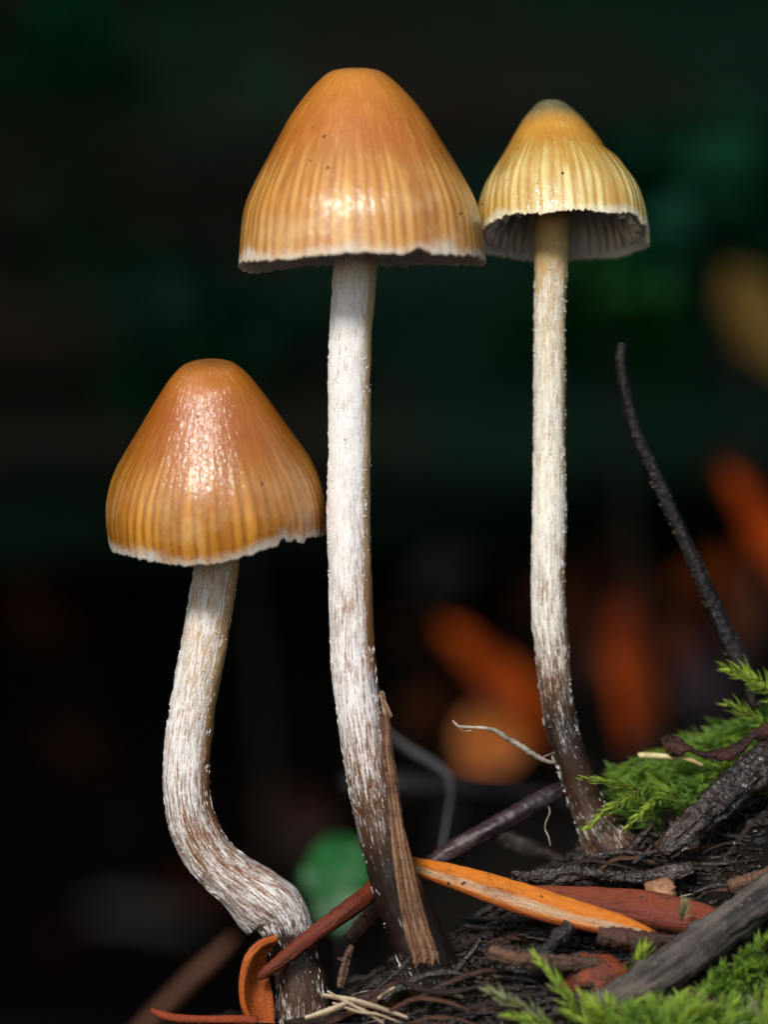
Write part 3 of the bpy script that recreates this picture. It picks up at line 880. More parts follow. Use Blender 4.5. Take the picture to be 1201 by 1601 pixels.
M_dkred = mat_wood('dark_red_twig', srgb(24, 14, 13), srgb(82, 50, 40), 0.12, 140, 0.5, srgb(120, 100, 90), 0.70, 1.0, 0.006)
twigthing('short_twig', [(935, 1462, 13, -.058), (975, 1468, 16, -.058), (1010, 1472, 16, -.058), (1050, 1474, 14, -.056)], 'dark reddish twig wedged just under the tips of the needles', 'twig', M_dkred, 33)
twigthing('short_twig', [(1140, 1388, 12, -.02), (1160, 1382, 13, -.018), (1190, 1372, 13, -.012), (1230, 1358, 13, -.005)], 'stubby brown twig end poking out above the grey stick', 'twig', M_brown, 35)
twigthing('short_twig', [(532, 1545, 6, .02), (538, 1515, 7, .022), (545, 1490, 6, .025), (550, 1478, 4, .026)], 'tiny upright brown twig standing between the two left stem bases', 'twig', M_brown, 37)
twigthing('short_twig', [(545, 1470, 10, .05), (570, 1440, 11, .055), (592, 1415, 11, .06), (630, 1370, 10, .07)], 'dim grey-brown twig under the rust-brown needle', 'twig', M_brown, 39)
twigthing('root_piece', [(800, 1368, 7, .02), (830, 1372, 10, .015), (870, 1368, 12, .012), (905, 1364, 12, .012), (950, 1368, 10, .012), (1000, 1372, 12, .014), (1050, 1366, 14, .012), (1085, 1358, 11, .01)],
          'fibrous dark root piece lying above the red-brown needle', 'root', M_bark, 41, 0.3, 0.3, n=80)
M_black = mat_plain('black_humus_clod', srgb(12, 10, 10), srgb(44, 38, 36), 60, 0.42, 0.9, 0.006, 0.5)
for rows, lab in (([(838, 1497, 7, -.05), (856, 1484, 11, -.05), (876, 1464, 14, -.05), (892, 1448, 12, -.045)], 'black charred stub slanting below the orange-yellow needle'),):
    t = Tube(px_path(rows), n=40, seg=14, rough=0.3, furrow=0.25, seed=44)
    tagit(t.obj('charred_stub', M_black), lab, 'stub')

# fibres, threads
M_thread = mat_plain('pale_thread', srgb(120, 108, 92), srgb(196, 186, 168), 60, 0.6, 0.3, 0.002, 0.4, 0, 0.2)
def thread(rows, name, label, cat, n=60, seg=8, rough=0.3, group=None, mat=None, branches=()):
    t = Tube(px_path(rows), n=n, seg=seg, rough=rough, seed=random.uniform(0, 40))
    o = tagit(t.obj(name, mat or M_thread), label, cat, group)
    for br in branches:
        Tube(px_path(br), n=16, seg=6, rough=0.3).obj('wisp', mat or M_thread, o)
    return o
thread([(712, 1130, 1.2, .05), (718, 1136, 2.5, .05), (735, 1137, 2.2, .05), (755, 1138, 2.6, .05), (775, 1143, 3.8, .055), (795, 1155, 4.2, .06), (815, 1167, 4.5, .064), (835, 1180, 4.6, .068), (852, 1189, 3.6, .072), (866, 1192, 2.5, .078), (874, 1186, 1.5, .085)], 'dried_rootlet', 'pale frayed rootlet sticking out sideways from the yellow-capped mushroom stem', 'rootlet', 80, 10, 0.4,
       branches=[[(718, 1136, 1.2, .05), (724, 1143, .9, .048), (738, 1142, .8, .048)], [(712, 1130, 1, .05), (708, 1126, .7, .05), (711, 1133, .6, .05)], [(845, 1186, 1.2, .07), (858, 1180, 1, .07), (868, 1176, .8, .072)]])
thread([(857, 1258, 1, .078), (860, 1270, 1.1, .066), (854, 1285, 1, .062), (853, 1297, 1.1, .06), (858, 1308, 1, .055), (861, 1322, .9, .045)], 'white_hair', 'hair-thin white thread hanging beside the yellow-capped mushroom base', 'thread')
M_straw = mat_wood('straw', srgb(120, 98, 72), srgb(196, 178, 150), 0.05, 140, 0.6, None, 0, 0.7, 0.002)
for k, rows in enumerate([[(505, 1556, 3, -.03), (530, 1560, 4, -.032), (560, 1566, 4.5, -.034), (600, 1578, 4, -.036), (640, 1592, 3, -.038)],
                          [(512, 1550, 2, -.03), (540, 1566, 3, -.036), (575, 1584, 3, -.04), (600, 1600, 3, -.04)],
                          [(478, 1592, 4, -.03), (500, 1585, 5, -.034), (525, 1576, 5, -.036), (545, 1566, 3.5, -.036)],
                          [(520, 1568, 2, -.03), (560, 1582, 2.5, -.042), (590, 1586, 2.5, -.044), (630, 1600, 2, -.045)]]):
    t = Tube(px_path(rows), n=40, seg=10, rough=0.25, furrow=0.2, seed=50 + k)
    tagit(t.obj('straw_fibre', M_straw), 'pale straw fibre in the frayed bundle at the crooked stem base', 'fibre', 'straw fibres')
# curled dry leaf, bottom middle
M_dry = mat_plain('dry_leaf', srgb(58, 44, 32), srgb(128, 104, 78), 60, 0.55, 0.6, 0.003, 0.4)
top = spline([P(592, 1562, -.03), P(610, 1548, -.036), P(640, 1544, -.04), P(680, 1550, -.04), P(720, 1558, -.034), P(740, 1566, -.02)], 40)
low = spline([P(585, 1585, .0), P(612, 1585, .0), P(645, 1588, .0), P(680, 1590, .0), P(715, 1592, .0), P(738, 1592, .01)], 40)
V, F = [], []
for sd_ in (0, 1):
    for i in range(40):
        for j in range(8):
            f = j / 7
            p = top[i] * (1 - f) + low[i] * f
            V.append(p + np.array([0, (0.006 + 0.004 * math.sin(i * .7)) * math.sin(math.pi * f) + sd_ * 0.0022, 0.002 * n3(i * .3, f * 3, 1)]))
I2 = lambda s, i, j: s * 320 + i * 8 + j
for i in range(39):
    for j in range(7):
        F += [(I2(0, i, j), I2(0, i, j + 1), I2(0, i + 1, j + 1), I2(0, i + 1, j)), (I2(1, i, j), I2(1, i + 1, j), I2(1, i + 1, j + 1), I2(1, i, j + 1))]
    F += [(I2(0, i, 0), I2(0, i + 1, 0), I2(1, i + 1, 0), I2(1, i, 0)), (I2(0, i, 7), I2(1, i, 7), I2(1, i + 1, 7), I2(0, i + 1, 7))]
curled = mk_obj('curled_leaf', V, F, M_dry)
tagit(curled, 'curled dry brown leaf edge on the soil below the ribbed stalk', 'leaf')
Tube([(*p, 3.4 * K) for p in top[::5]], n=40, seg=10, rough=0.3, seed=61).obj('rolled_edge', M_straw, curled)

# pebble, bark chip
M_peb = mat_plain('tan_grit', srgb(120, 78, 52), srgb(176, 130, 96), 50, 0.5, 0.6, 0.004)
v, f = blob(P(1032, 1392, -.008), 26 * K, 3, 3, (1.05, 0.8, 0.72), 0.3)
tagit(mk_obj('grit_stone', v, f, M_peb), 'small tan stone resting on the red-brown needle', 'stone')
M_chip = mat_plain('orange_bark', srgb(58, 24, 12), srgb(128, 58, 28), 50, 0.6, 0.9, 0.006)
v, f = blob(P(938, 1537, -.055), 58 * K, 8, 3, (0.95, 0.45, 0.74), 0.32)
tagit(mk_obj('bark_chip', v, f, M_chip), 'rough rusty-orange bark chip behind the lower moss shoots', 'bark')

# dark dead leaf strip and pale stem bit on the moss
M_dead = mat_plain('dead_leaf', srgb(26, 11, 10), srgb(74, 38, 28), 70, 0.5, 1.0, 0.006, 0.4)
def ribbon(rows, name, mat, label, cat, th=0.002, n=60, m=8):
    """rows: (px, py_top, py_bottom, depth_top, depth_bottom)"""
    a = spline([P(r[0], r[1], r[3]) for r in rows], n); b = spline([P(r[0], r[2], r[4]) for r in rows], n)
    V, F = [], []
    for s_ in (0, 1):
        for i in range(n):
            for j in range(m):
                f = j / (m - 1)
                V.append(a[i] * (1 - f) + b[i] * f + np.array([0, -0.006 * math.sin(math.pi * f) + s_ * th + 0.003 * n3(i * .25, f * 2, 4), 0.0016 * n3(i * .4, f * 2, 9)]))
    I = lambda s, i, j: (s * n + i) * m + j
    for i in range(n - 1):
        for j in range(m - 1):
            F += [(I(0, i, j), I(0, i, j + 1), I(0, i + 1, j + 1), I(0, i + 1, j)), (I(1, i, j), I(1, i + 1, j), I(1, i + 1, j + 1), I(1, i, j + 1))]
        F += [(I(0, i, 0), I(0, i + 1, 0), I(1, i + 1, 0), I(1, i, 0)), (I(0, i, m - 1), I(1, i, m - 1), I(1, i + 1, m - 1), I(0, i + 1, m - 1))]
    for i in (0, n - 1):
        for j in range(m - 1): F.append((I(0, i, j), I(1, i, j), I(1, i, j + 1), I(0, i, j + 1)))
    return tagit(mk_obj(name, V, F, mat), label, cat)
ribbon([(1034, 1152, 1160, .085, .085), (1046, 1149, 1180, .082, .078), (1062, 1152, 1184, .08, .076), (1078, 1164, 1176, .08, .076), (1095, 1174, 1184, .078, .074), (1120, 1172, 1190, .076, .068), (1145, 1164, 1188, .076, .066),
        (1165, 1152, 1174, .078, .07), (1180, 1140, 1156, .08, .074), (1200, 1130, 1156, .082, .074), (1240, 1112, 1140, .085, .08)], 'dead_leaf', M_dead, 'twisted dark brown dead leaf strip lying over the moss', 'leaf')
M_pale = mat_plain('pale_stem_bit', srgb(170, 150, 86), srgb(216, 206, 160), 60, 0.5, 0.3)
t = Tube(px_path([(999, 1182, 4.5, .082), (1004, 1181, 5, .082), (1030, 1182, 4.6, .083), (1055, 1184, 4.2, .084), (1080, 1188, 4, .085), (1100, 1196, 3, .087)]), n=30, seg=12, rough=0.08)
tagit(t.obj('cut_stem', M_pale), 'short pale yellow plant stem lying in the upper moss', 'stem')

# ------------------------------------------------------------------ moss
M_moss = mat_moss('bright_moss', (0.42, 0.56, 0.06, 1), (0.10, 0.26, 0.035, 1))
M_moss_deep = mat_moss('deep_moss', (0.34, 0.50, 0.05, 1), (0.045, 0.16, 0.035, 1))
M_moss_pale = mat_moss('pale_moss', (0.42, 0.42, 0.24, 1), (0.20, 0.24, 0.10, 1))
M_mstem = mat_plain('moss_stem', srgb(70, 66, 30), srgb(100, 96, 40), 60)
def leafmesh(acc, p, d, w, out, L, wd, rnd):
    """one pointed, keeled moss leaf"""
    V, F, TIP, RND = acc
    b = len(V)
    up = out
    m1, m2 = p + d * (L * 0.32), p + d * (L * 0.68) + up * (L * 0.07)
    V += [p, m1 - w * wd, m1 - up * (wd * 0.55), m1 + w * wd, m2 - w * wd * 0.5, m2 - up * (wd * 0.25), m2 + w * wd * 0.5, p + d * L + up * (L * 0.20)]
    F += [(b, b + 1, b + 2), (b, b + 2, b + 3), (b + 1, b + 4, b + 5, b + 2), (b + 2, b + 5, b + 6, b + 3), (b + 4, b + 7, b + 5), (b + 5, b + 7, b + 6)]
    TIP += [0, .1, .05, .1, .5, .4, .5, 1]; RND += [rnd] * 8
def shoot(acc, path, leaf, spread=0.8, dens=1.0, wid=0.17, jitter=0.35, bright=0.6):
    C = spline(path, 24)
    T, N1, N2 = frames(C)
    s = np.concatenate([[0], np.cumsum(np.linalg.norm(np.diff(C, axis=0), axis=1))])
    n = max(10, int(s[-1] / (leaf * 0.075) * dens))
    for k in range(n):
        t = (k + random.random()) / n
        f = t * 22.99; i = int(f); u = f - i
        c = C[i] * (1 - u) + C[i + 1] * u
        a = k * 2.4 + random.uniform(-0.9, 0.9)
        out = N1[i] * math.cos(a) + N2[i] * math.sin(a)
        sp = spread * (1.05 - 0.55 * t) + random.uniform(-jitter, jitter) * 0.6
        d = T[i] * math.cos(sp) + out * math.sin(sp)
        d = d + np.array([random.uniform(-1, 1) for _ in range(3)]) * 0.26
        d /= np.linalg.norm(d)
        w = np.cross(d, out); w /= max(np.linalg.norm(w), 1e-6)
        o2 = np.cross(w, d)
        L = leaf * (0.65 + 0.35 * math.sin(math.pi * min(t * 0.9 + 0.15, 1))) * random.uniform(0.7, 1.45)
        leafmesh(acc, c, d, w, -o2 if np.dot(o2, out) > 0 else o2, L, L * wid * random.uniform(.55, 1.1), min(max(bright * (0.45 + 0.75 * t) + random.uniform(-.2, .2), 0), 1))
def moss_thing(rows, leaf, label, mat, spread=0.8, dens=1.0, wid=0.17, bright=0.7, group='moss shoots'):
    pts = [P(r[0], r[1], r[2]) for r in rows]
    e = empty('moss_shoot', pts[0])
    acc = ([], [], [], [])
    shoot(acc, [tuple(p) for p in pts], leaf * K, spread, dens, wid, 0.35, bright)
    o = mk_obj('leaves', acc[0], acc[1], mat, e, {'tip': acc[2], 'rnd': acc[3]}, smooth=False); o['kind'] = 'stuff'
    Tube([(*p, 2.0 * K) for p in pts], n=16, seg=6).obj('stem', M_mstem, e)
    return tagit(e, label, 'moss', group)
moss_thing([(1225, 1098, .10), (1195, 1074, .092), (1165, 1056, .088), (1138, 1046, .086)], 34, 'bright spiky moss shoot at the foot of the upright black twig', M_moss, 0.95, 0.9, 0.21, 0.95)
moss_thing([(1230, 1165, .12), (1190, 1128, .11), (1160, 1110, .105), (1140, 1100, .10)], 30, 'moss shoot growing just above the twisted dead leaf', M_moss, 0.8, 0.9, 0.15, 0.6)
moss_thing([(1030, 1245, .09), (990, 1232, .07), (950, 1222, .055), (912, 1217, .045)], 20, 'long feathery moss shoot reaching across the dark stem base', M_moss, 0.75, 1.0, 0.15, 0.8)
moss_thing([(1020, 1225, .085), (985, 1245, .065), (950, 1268, .05), (920, 1292, .042)], 22, 'drooping yellow-green moss shoot beside the dark stem base', M_moss, 0.75, 1.1, 0.15, 0.95)
moss_thing([(1060, 1238, .085), (1030, 1250, .065), (1005, 1270, .05), (982, 1292, .045)], 22, 'hanging moss shoot between the stem base and the wet branch', M_moss, 0.8, 1.1, 0.15, 0.9)
moss_thing([(910, 1615, -.10), (893, 1572, -.105), (868, 1530, -.105), (838, 1494, -.10)], 26, 'tall bright green feathery moss shoot in front of the bark chip', M_moss, 0.75, 1.0, 0.16, 0.8)
moss_thing([(865, 1612, -.105), (830, 1582, -.11), (795, 1562, -.112), (765, 1546, -.11)], 28, 'pale whitish withered moss shoot beside the tall green one', M_moss_pale, 0.8, 0.8, 0.17, 0.7)
moss_thing([(880, 1612, -.115), (845, 1600, -.118), (815, 1592, -.118), (790, 1588, -.118)], 22, 'small yellow-green moss shoot under the withered pale one', M_moss, 0.8, 0.9, 0.16, 0.8)
moss_thing([(985, 1530, -.055), (994, 1512, -.066), (1001, 1498, -.074), (1008, 1482, -.078)], 32, 'star-tipped moss tuft on the bark chip by the grey stick', M_moss, 0.9, 0.8, 0.16, 0.9)
moss_thing([(1066, 1440, -.062), (1068, 1428, -.068), (1070, 1420, -.07), (1072, 1410, -.07)], 20, 'tiny pale moss tip peeping over the grey stick', M_moss_pale, 0.8, 0.8, 0.15, 0.8)
def moss_mass(name, label, n, sampler, mat, leaf, hidden_bright=(0.2, 0.8)):
    acc = ([], [], [], [])
    for _ in range(n):
        root, tipp = sampler()
        midp = (root + tipp) / 2 + np.array([random.uniform(-.006, .006), random.uniform(-.006, .006), random.uniform(0, .006)])
        shoot(acc, [tuple(root), tuple(midp), tuple(tipp)], random.uniform(*leaf) * K, 0.8, 0.8, 0.16, 0.4, random.uniform(*hidden_bright))
    o = mk_obj(name, acc[0], acc[1], mat, attrs={'tip': acc[2], 'rnd': acc[3]}, smooth=False)
    return tagit(o, label, 'moss', None, 'stuff')
def samp_upper():
    # cushion around the dead leaf strip: it climbs to the right
    px = random.uniform(950, 1230); f = (px - 950) / 280
    top_, bot_ = 1180 - 112 * f ** 1.1, 1272 - 60 * f
    py = random.uniform(top_ + 18, bot_)
    d = 0.075 + 0.11 * (bot_ - py) / (bot_ - top_) + random.uniform(-.01, .02)
    tipp = np.array(P(px, py, d))
    root = tipp + np.array([random.uniform(.015, .06), random.uniform(.0, .045), random.uniform(-.04, .012)])
    return root, tipp
moss_mass('moss_cushion', 'deep green moss cushion spreading right of the yellow-capped mushroom base', 215, samp_upper, M_moss_deep, (15, 30), (0.1, 1.0))
CL = [(random.uniform(960, 1240), random.uniform(-.15, -.09), random.uniform(0.75, 1.3)) for _ in range(24)]
def samp_low():
    cx, cy, k = random.choice(CL)
    f = (cx - 905) / 335
    base = np.array(P(cx, 1640, cy + 0.03 * f))
    a = random.uniform(-1.15, 1.15); L = random.uniform(.028, .050) * k
    root = base + np.array([math.sin(a) * .008, random.uniform(-.008, .008), 0])
    return root, root + np.array([math.sin(a) * L * .8, random.uniform(-.016, .010), L * math.cos(a * .8)])
moss_mass('moss_cushion', 'bright green moss carpet in front of the thick grey stick', 210, samp_low, M_moss, (20, 34), (0.15, 1.0))
def samp_dead():
    r_, t_ = samp_low()
    return r_, t_
moss_mass('dead_moss', 'straw-brown dead moss stems mixed into the bright carpet', 26, samp_dead, M_moss_pale, (16, 26), (0.1, 0.7))
def samp_side():
    px = random.uniform(1085, 1240); py = random.uniform(max(1445, 1545 - (px - 1085) * 0.78), 1575)
    tipp = np.array(P(px, py, -.088 + random.uniform(-.01, .012)))
    root = tipp + np.array([random.uniform(-.01, .02), random.uniform(.01, .03), -random.uniform(.01, .03)])
    return root, tipp
moss_mass('moss_cushion', 'shaded deep-green moss crowding along the lower flank of the grey stick', 110, samp_side, M_moss_deep, (18, 26), (0.3, 0.9))

# ------------------------------------------------------------------ soil crumbs
M_soilcrumb = mat_plain('soil_crumb', srgb(11, 9, 8), srgb(46, 36, 30), 45, 0.38, 1.0, 0.008, 0.5)
M_whitecrumb = mat_plain('pale_crumb', srgb(110, 100, 90), srgb(190, 184, 172), 45, 0.5, 0.4)
def crumbs(name, label, n, rad, mat, xr, yr):
    parts = []
    for _ in range(n):
        x, y = random.uniform(*xr), random.uniform(*yr)
        r = random.uniform(*rad) * K
        parts.append(blob((x, y, height(x, y) + r * 0.3), r, random.uniform(0, 90), 1, (random.uniform(.6, 2.4), random.uniform(.6, 1.5), random.uniform(.5, 1)), 0.9))
    V, F = gather(parts)
    return tagit(mk_obj(name, V, F, mat, smooth=False), label, 'soil', None, 'stuff')
crumbs('soil_crumbs', 'loose black soil crumbs strewn over the mound', 7000, (1, 7.5), M_soilcrumb, (-0.12, 0.42), (-.14, .22))
crumbs('pale_grit', 'tiny pale grit specks scattered over the black soil', 520, (0.6, 1.9), M_whitecrumb, (0.0, 0.42), (-.13, .16))
# dark wood fragments
for k in range(60):
    x = random.uniform(0.10, 0.36); y = random.uniform(-.10, .10)
    z = height(x, y) + 0.004
    a = random.uniform(-.5, .5); L = random.uniform(.015, .045)
    dx, dy, dz = math.cos(a) * L, random.uniform(-.4, .4) * L, math.sin(a) * L * .5
    r = random.uniform(2, 6) * K
    t = Tube([(x - dx, y - dy, z - dz, r * .6), (x - dx * .3, y - dy * .3, z + r * .3, r), (x + dx * .4, y + dy * .4, z + r * .2, r * .9), (x + dx, y + dy, z + dz, r * .4)], n=16, seg=8, rough=0.3, furrow=0.25, seed=k)
    tagit(t.obj('wood_fragment', random.choice([M_bark, M_bark, M_bark, M_black])), 'dark wood splinter half buried in the black soil', 'splinter', 'dark wood splinters in the soil')

# ------------------------------------------------------------------ out-of-focus things behind
M_dkstem = mat_plain('dark_sprig_stem', srgb(16, 16, 12), srgb(28, 26, 18), 30)
def leaf_blade(name, base, tipp, width, normal, mat, label, cat='leaf', group=None, fold=0.15, n=24, m=9, ex=0.8, stalk=None):
    """A broad leaf: midrib from base to tip, blade on both sides, real thickness."""
    base, tipp, nrm = Vector(base), Vector(tipp), Vector(normal).normalized()
    d = (tipp - base); L = d.length; d.normalize()
    w = d.cross(nrm).normalized(); nrm = w.cross(d)
    V, F = [], []
    for s_ in (0, 1):
        for i in range(n):
            t = i / (n - 1)
            hw = width / 2 * (1 + 0.35 * n3(t * 5, base.z * 9, base.x * 9)) * max(math.sin(math.pi * min(max(t, 0.015), 0.985)) ** ex, 0.03)
            for j in range(m):
                v = -1 + 2 * j / (m - 1)
                p = base + d * (L * t) + w * (hw * v) + nrm * (fold * hw * abs(v) + 0.10 * L * math.sin(math.pi * t) - s_ * 0.004 + 0.5 * hw * v * abs(v) * n3(t * 3, v, base.x * 7) + 0.10 * hw * math.sin(t * 24) * abs(v))
                V.append(p)
    I = lambda s, i, j: (s * n + i) * m + j
    for i in range(n - 1):
        for j in range(m - 1):
            F += [(I(0, i, j), I(0, i, j + 1), I(0, i + 1, j + 1), I(0, i + 1, j)), (I(1, i, j), I(1, i + 1, j), I(1, i + 1, j + 1), I(1, i, j + 1))]
        F += [(I(0, i, 0), I(0, i + 1, 0), I(1, i + 1, 0), I(1, i, 0)), (I(0, i, m - 1), I(1, i, m - 1), I(1, i + 1, m - 1), I(0, i + 1, m - 1))]
    o = mk_obj(name, V, F, mat, origin=base)
    if stalk is not None:
        Tube([(*base, .0025), (*((base + Vector(stalk)) / 2), .0025), (*stalk, .0025)], n=10, seg=8).obj('leaf_stalk', M_dkstem, o)
    return tagit(o, label, cat, group)
def gp(px, py, y):
    return P(px, py, y)
M_lo = mat_plain('orange_leaf', srgb(100, 36, 6), srgb(160, 70, 16), 9, 0.9, 0.3, 0.003, 0.05)
M_lr = mat_plain('rust_leaf', srgb(84, 26, 3), srgb(138, 54, 7), 9, 0.9, 0.3, 0.003, 0.05)
M_ly = mat_plain('yellow_leaf', srgb(190, 142, 64), srgb(224, 178, 96), 9, 0.6, 0.3)
M_lb = mat_plain('brown_leaf', srgb(40, 18, 10), srgb(70, 34, 20), 9, 0.6, 0.3)
M_lg = mat_plain('green_leaf', srgb(12, 66, 25), srgb(30, 96, 40), 12, 0.5, 0.3)
M_lp = mat_plain('mauve_leaf', srgb(48, 34, 46), srgb(72, 54, 66), 9, 0.6, 0.3)
M_lgrey = mat_wood('grey_root', srgb(90, 86, 84), srgb(140, 134, 130), 0.1, 30, 0.7)
nb = (0.1, -1, 0.45)
YB = 2.3
leaf_blade('dead_leaf', gp(870, 1165, YB), gp(690, 975, YB + .1), .058, nb, M_lo, 'blurred salmon-orange dead leaf leaning diagonally behind the stems', stalk=gp(930, 1240, YB))
leaf_blade('dead_leaf', gp(985, 1170, YB), gp(974, 925, YB + .15), .058, nb, M_lr, 'blurred upright rust-orange leaf right of the yellow-capped mushroom stem', stalk=gp(990, 1260, YB))
leaf_blade('dead_leaf', gp(925, 1075, YB + .3), gp(905, 920, YB + .5), .075, nb, M_lb, 'dim brown leaf behind the upright rust-orange leaf', stalk=gp(930, 1230, YB + .3))
leaf_blade('dead_leaf', gp(1260, 960, 1.9), gp(1130, 725, 2.0), .052, nb, M_lr, 'blurred orange leaf beyond the upright black twig', stalk=gp(1330, 1080, 1.9))
leaf_blade('dead_leaf', gp(728, 1212, 1.9), gp(800, 1130, 2.0), .082, nb, M_ly and mat_plain('ochre_leaf', srgb(120, 62, 12), srgb(162, 90, 24), 9, 0.6, 0.3), 'blurred ochre leaf low behind the pale rootlet', stalk=gp(690, 1320, 1.9))
leaf_blade('dead_leaf', gp(505, 1345, 3.2), gp(440, 1235, 3.3), .08, nb, M_lb, 'dark reddish leaf behind the round green leaf', stalk=gp(540, 1560, 3.2))
leaf_blade('dead_leaf', gp(1100, 1120, 2.8), gp(1085, 985, 2.9), .075, nb, M_lp, 'dim mauve leaf between rust leaf and black twig', stalk=gp(1110, 1240, 2.8))
leaf_blade('green_leaf', gp(534, 1455, .85), gp(529, 1306, .92), .084, (0.0, -1, 0.5), M_lg, 'round green leaf glowing out of focus behind the stems', ex=0.5, stalk=gp(560, 1780, .85))
leaf_blade('dead_leaf', gp(1240, 590, 3.0), gp(1140, 420, 3.0), .10, nb, M_ly, 'blurred pale yellow leaf hanging before the log', stalk=gp(1300, 690, 3.3))
t = Tube(px_path([(20, 1830, 10, .9), (140, 1700, 11, .9), (240, 1590, 12, .9), (260, 1570, 12, .9), (300, 1530, 13, .9), (340, 1493, 11, .9), (368, 1462, 4, .9)]), n=30, seg=12)
tagit(t.obj('fir_needle', mat_plain('brown_needle', srgb(64, 32, 13), srgb(84, 44, 20), 20)), 'blurred brown needle slanting behind the low thin orange one', 'needle', 'fir needles')
t = Tube(px_path([(110, 1436, 12, 4.3), (180, 1426, 17, 4.28), (240, 1432, 17, 4.27), (310, 1440, 12, 4.25)]), n=30, seg=12, rough=.1)
tagit(t.obj('grey_stick', M_lgrey), 'blurred grey stick lying on the dark ground far left', 'stick')
t = Tube(px_path([(600, 1142, 4, .5), (640, 1172, 6.5, .5), (680, 1195, 6, .48), (700, 1212, 4.5, .46), (705, 1240, 3.5, .44), (700, 1275, 3, .42), (690, 1330, 2.5, .40)]), n=50, seg=12, rough=.1)
tagit(t.obj('bent_root', M_lgrey), 'blurred grey root bending down behind the ribbed stalk', 'root')
t = Tube(px_path([(540, 1225, 20, .75), (640, 1228, 22, .72), (760, 1238, 22, .65), (860, 1248, 20, .55), (960, 1275, 16, .42)]), n=50, seg=16, rough=.12, furrow=.1)
tagit(t.obj('dark_stick', M_blacktwig), 'dark horizontal stick blurred behind the propped purplish twig', 'stick')
t = Tube(px_path([(770, 1300, 8, .28), (800, 1315, 12, .26), (840, 1330, 13, .24), (880, 1345, 10, .2)]), n=30, seg=12, rough=.15)
tagit(t.obj('dark_stick', M_bark), 'small dim grey stick under the propped purplish twig', 'stick')


# a slimmer log added out of view, higher up, in front of the big one; it keeps the hollow behind the mushrooms in shade
V, F = [], []
ns, nr = 90, 60
for i in range(ns):
    x = -7 + 14 * i / (ns - 1)
    for j in range(nr):
        a = 2 * math.pi * j / nr
        r = 0.8 + 0.07 * n3(x * 0.8, math.cos(a) * 1.6 + 9, math.sin(a) * 1.6) + 0.05 * n3(x * 0.9, math.cos(a) * 7, math.sin(a) * 7 + 4)
        V.append((x, 1.15 + r * math.cos(a), 2.2 - 0.02 * x + r * math.sin(a)))
F = [(i * nr + j, i * nr + (j + 1) % nr, (i + 1) * nr + (j + 1) % nr, (i + 1) * nr + j) for i in range(ns - 1) for j in range(nr)]
F += [tuple(range(nr))[::-1], tuple((ns - 1) * nr + j for j in range(nr))]
tagit(mk_obj('slim_shade_log', V, F, M_log, origin=(0, 1.15, 1.4)), 'slimmer added log out of view above the caps, shading the hollow', 'log')

# green blades on the big log, imitating the soft glow of blurred leaves
def log_glow(spots, mat, n, size):
    acc = ([], [], [], [])
    for (px, py, spread, k) in spots:
        for _ in range(int(n * k)):
            qx, qy = px + random.gauss(0, spread), py + random.gauss(0, spread)
            y = 3.0
            for _i in range(5):
                p = P(qx, qy, y)
                dz = p.z - (LC.z + 0.03 * p.x)
                if abs(dz) > LR * 0.995: break
                y = LC.y - math.sqrt(LR * LR - dz * dz) - 0.02
            p = np.array(P(qx, qy, y))
            d = np.array([random.uniform(-.6, .6), -1, random.uniform(-.9, .3)]); d /= np.linalg.norm(d)
            w = np.cross(d, [random.uniform(-1, 1), 0.2, 1]); w /= np.linalg.norm(w)
            leafmesh(acc, p + np.array([0, 0.12, 0]), d, w, np.cross(w, d), random.uniform(*size), random.uniform(.02, .035), random.random())
    o = mk_obj('glow_patch', acc[0], acc[1], mat, log, {'tip': acc[2], 'rnd': acc[3]}, smooth=False)
    o['kind'] = 'stuff'
M_lm1 = mat_plain('teal_glow', srgb(10, 110, 78), srgb(20, 140, 100), 8, 0.7, 0.2, 0.01, 0.2)
M_lm2 = mat_plain('leaf_glow', srgb(30, 120, 40), srgb(50, 140, 60), 8, 0.7, 0.2, 0.01, 0.2)
log_glow([(1090, 250, 60, 1.0), (1050, 340, 45, .6), (1130, 190, 40, .5)], M_lm1, 420, (.14, .24))
log_glow([(930, 440, 45, 1.0), (990, 400, 30, .4)], M_lm2, 320, (.14, .24))
log_glow([(290, 470, 60, .5), (60, 300, 90, .3), (380, 440, 40, .3), (120, 120, 80, .2)], M_lm1, 420, (.14, .24))

# leafy sprigs reaching up in the half shade before the log
M_sal = mat_plain('shade_leaf', srgb(8, 92, 64), srgb(16, 122, 84), 8, 0.6, 0.3)
M_sal3 = mat_plain('deep_shade_leaf', srgb(4, 50, 38), srgb(8, 72, 52), 8, 0.6, 0.3)  # darker copy of the sprig leaf, its dimness put into the colour
M_sal2 = mat_plain('grass_green_leaf', srgb(24, 92, 34), srgb(38, 116, 48), 8, 0.6, 0.3)
def sprig(stem_pts, leaves, label, mat):
    base = Vector(stem_pts[0])
    e = empty('leafy_sprig', base)
    Tube([(*p, .004) for p in stem_pts], n=24, seg=8).obj('stem', M_dkstem, e)
    for (b, tp, w) in leaves:
        o = leaf_blade('leaf', b, tp, w, (random.uniform(-.3, .3), -1, random.uniform(0, .5)), mat, '', '')
        for k_ in ('label', 'category'): del o[k_]
        o.parent = e; o.location = Vector(o.location) - base
    return tagit(e, label, 'plant', 'shaded green sprigs')
def scatter(spots, y):
    out = []
    for (px, py, sx, sy, n, w) in spots:
        for _ in range(n):
            qx, qy, yy = px + random.gauss(0, sx), py + random.gauss(0, sy), y + random.uniform(-.25, .35)
            a = random.uniform(0, 2 * math.pi); r = random.uniform(35, 60)
            out.append((P(qx, qy, yy), P(qx + r * math.cos(a), qy + r * math.sin(a), yy + random.uniform(-.04, .04)), w * random.uniform(.6, 1.2)))
    return out
yb = 2.3
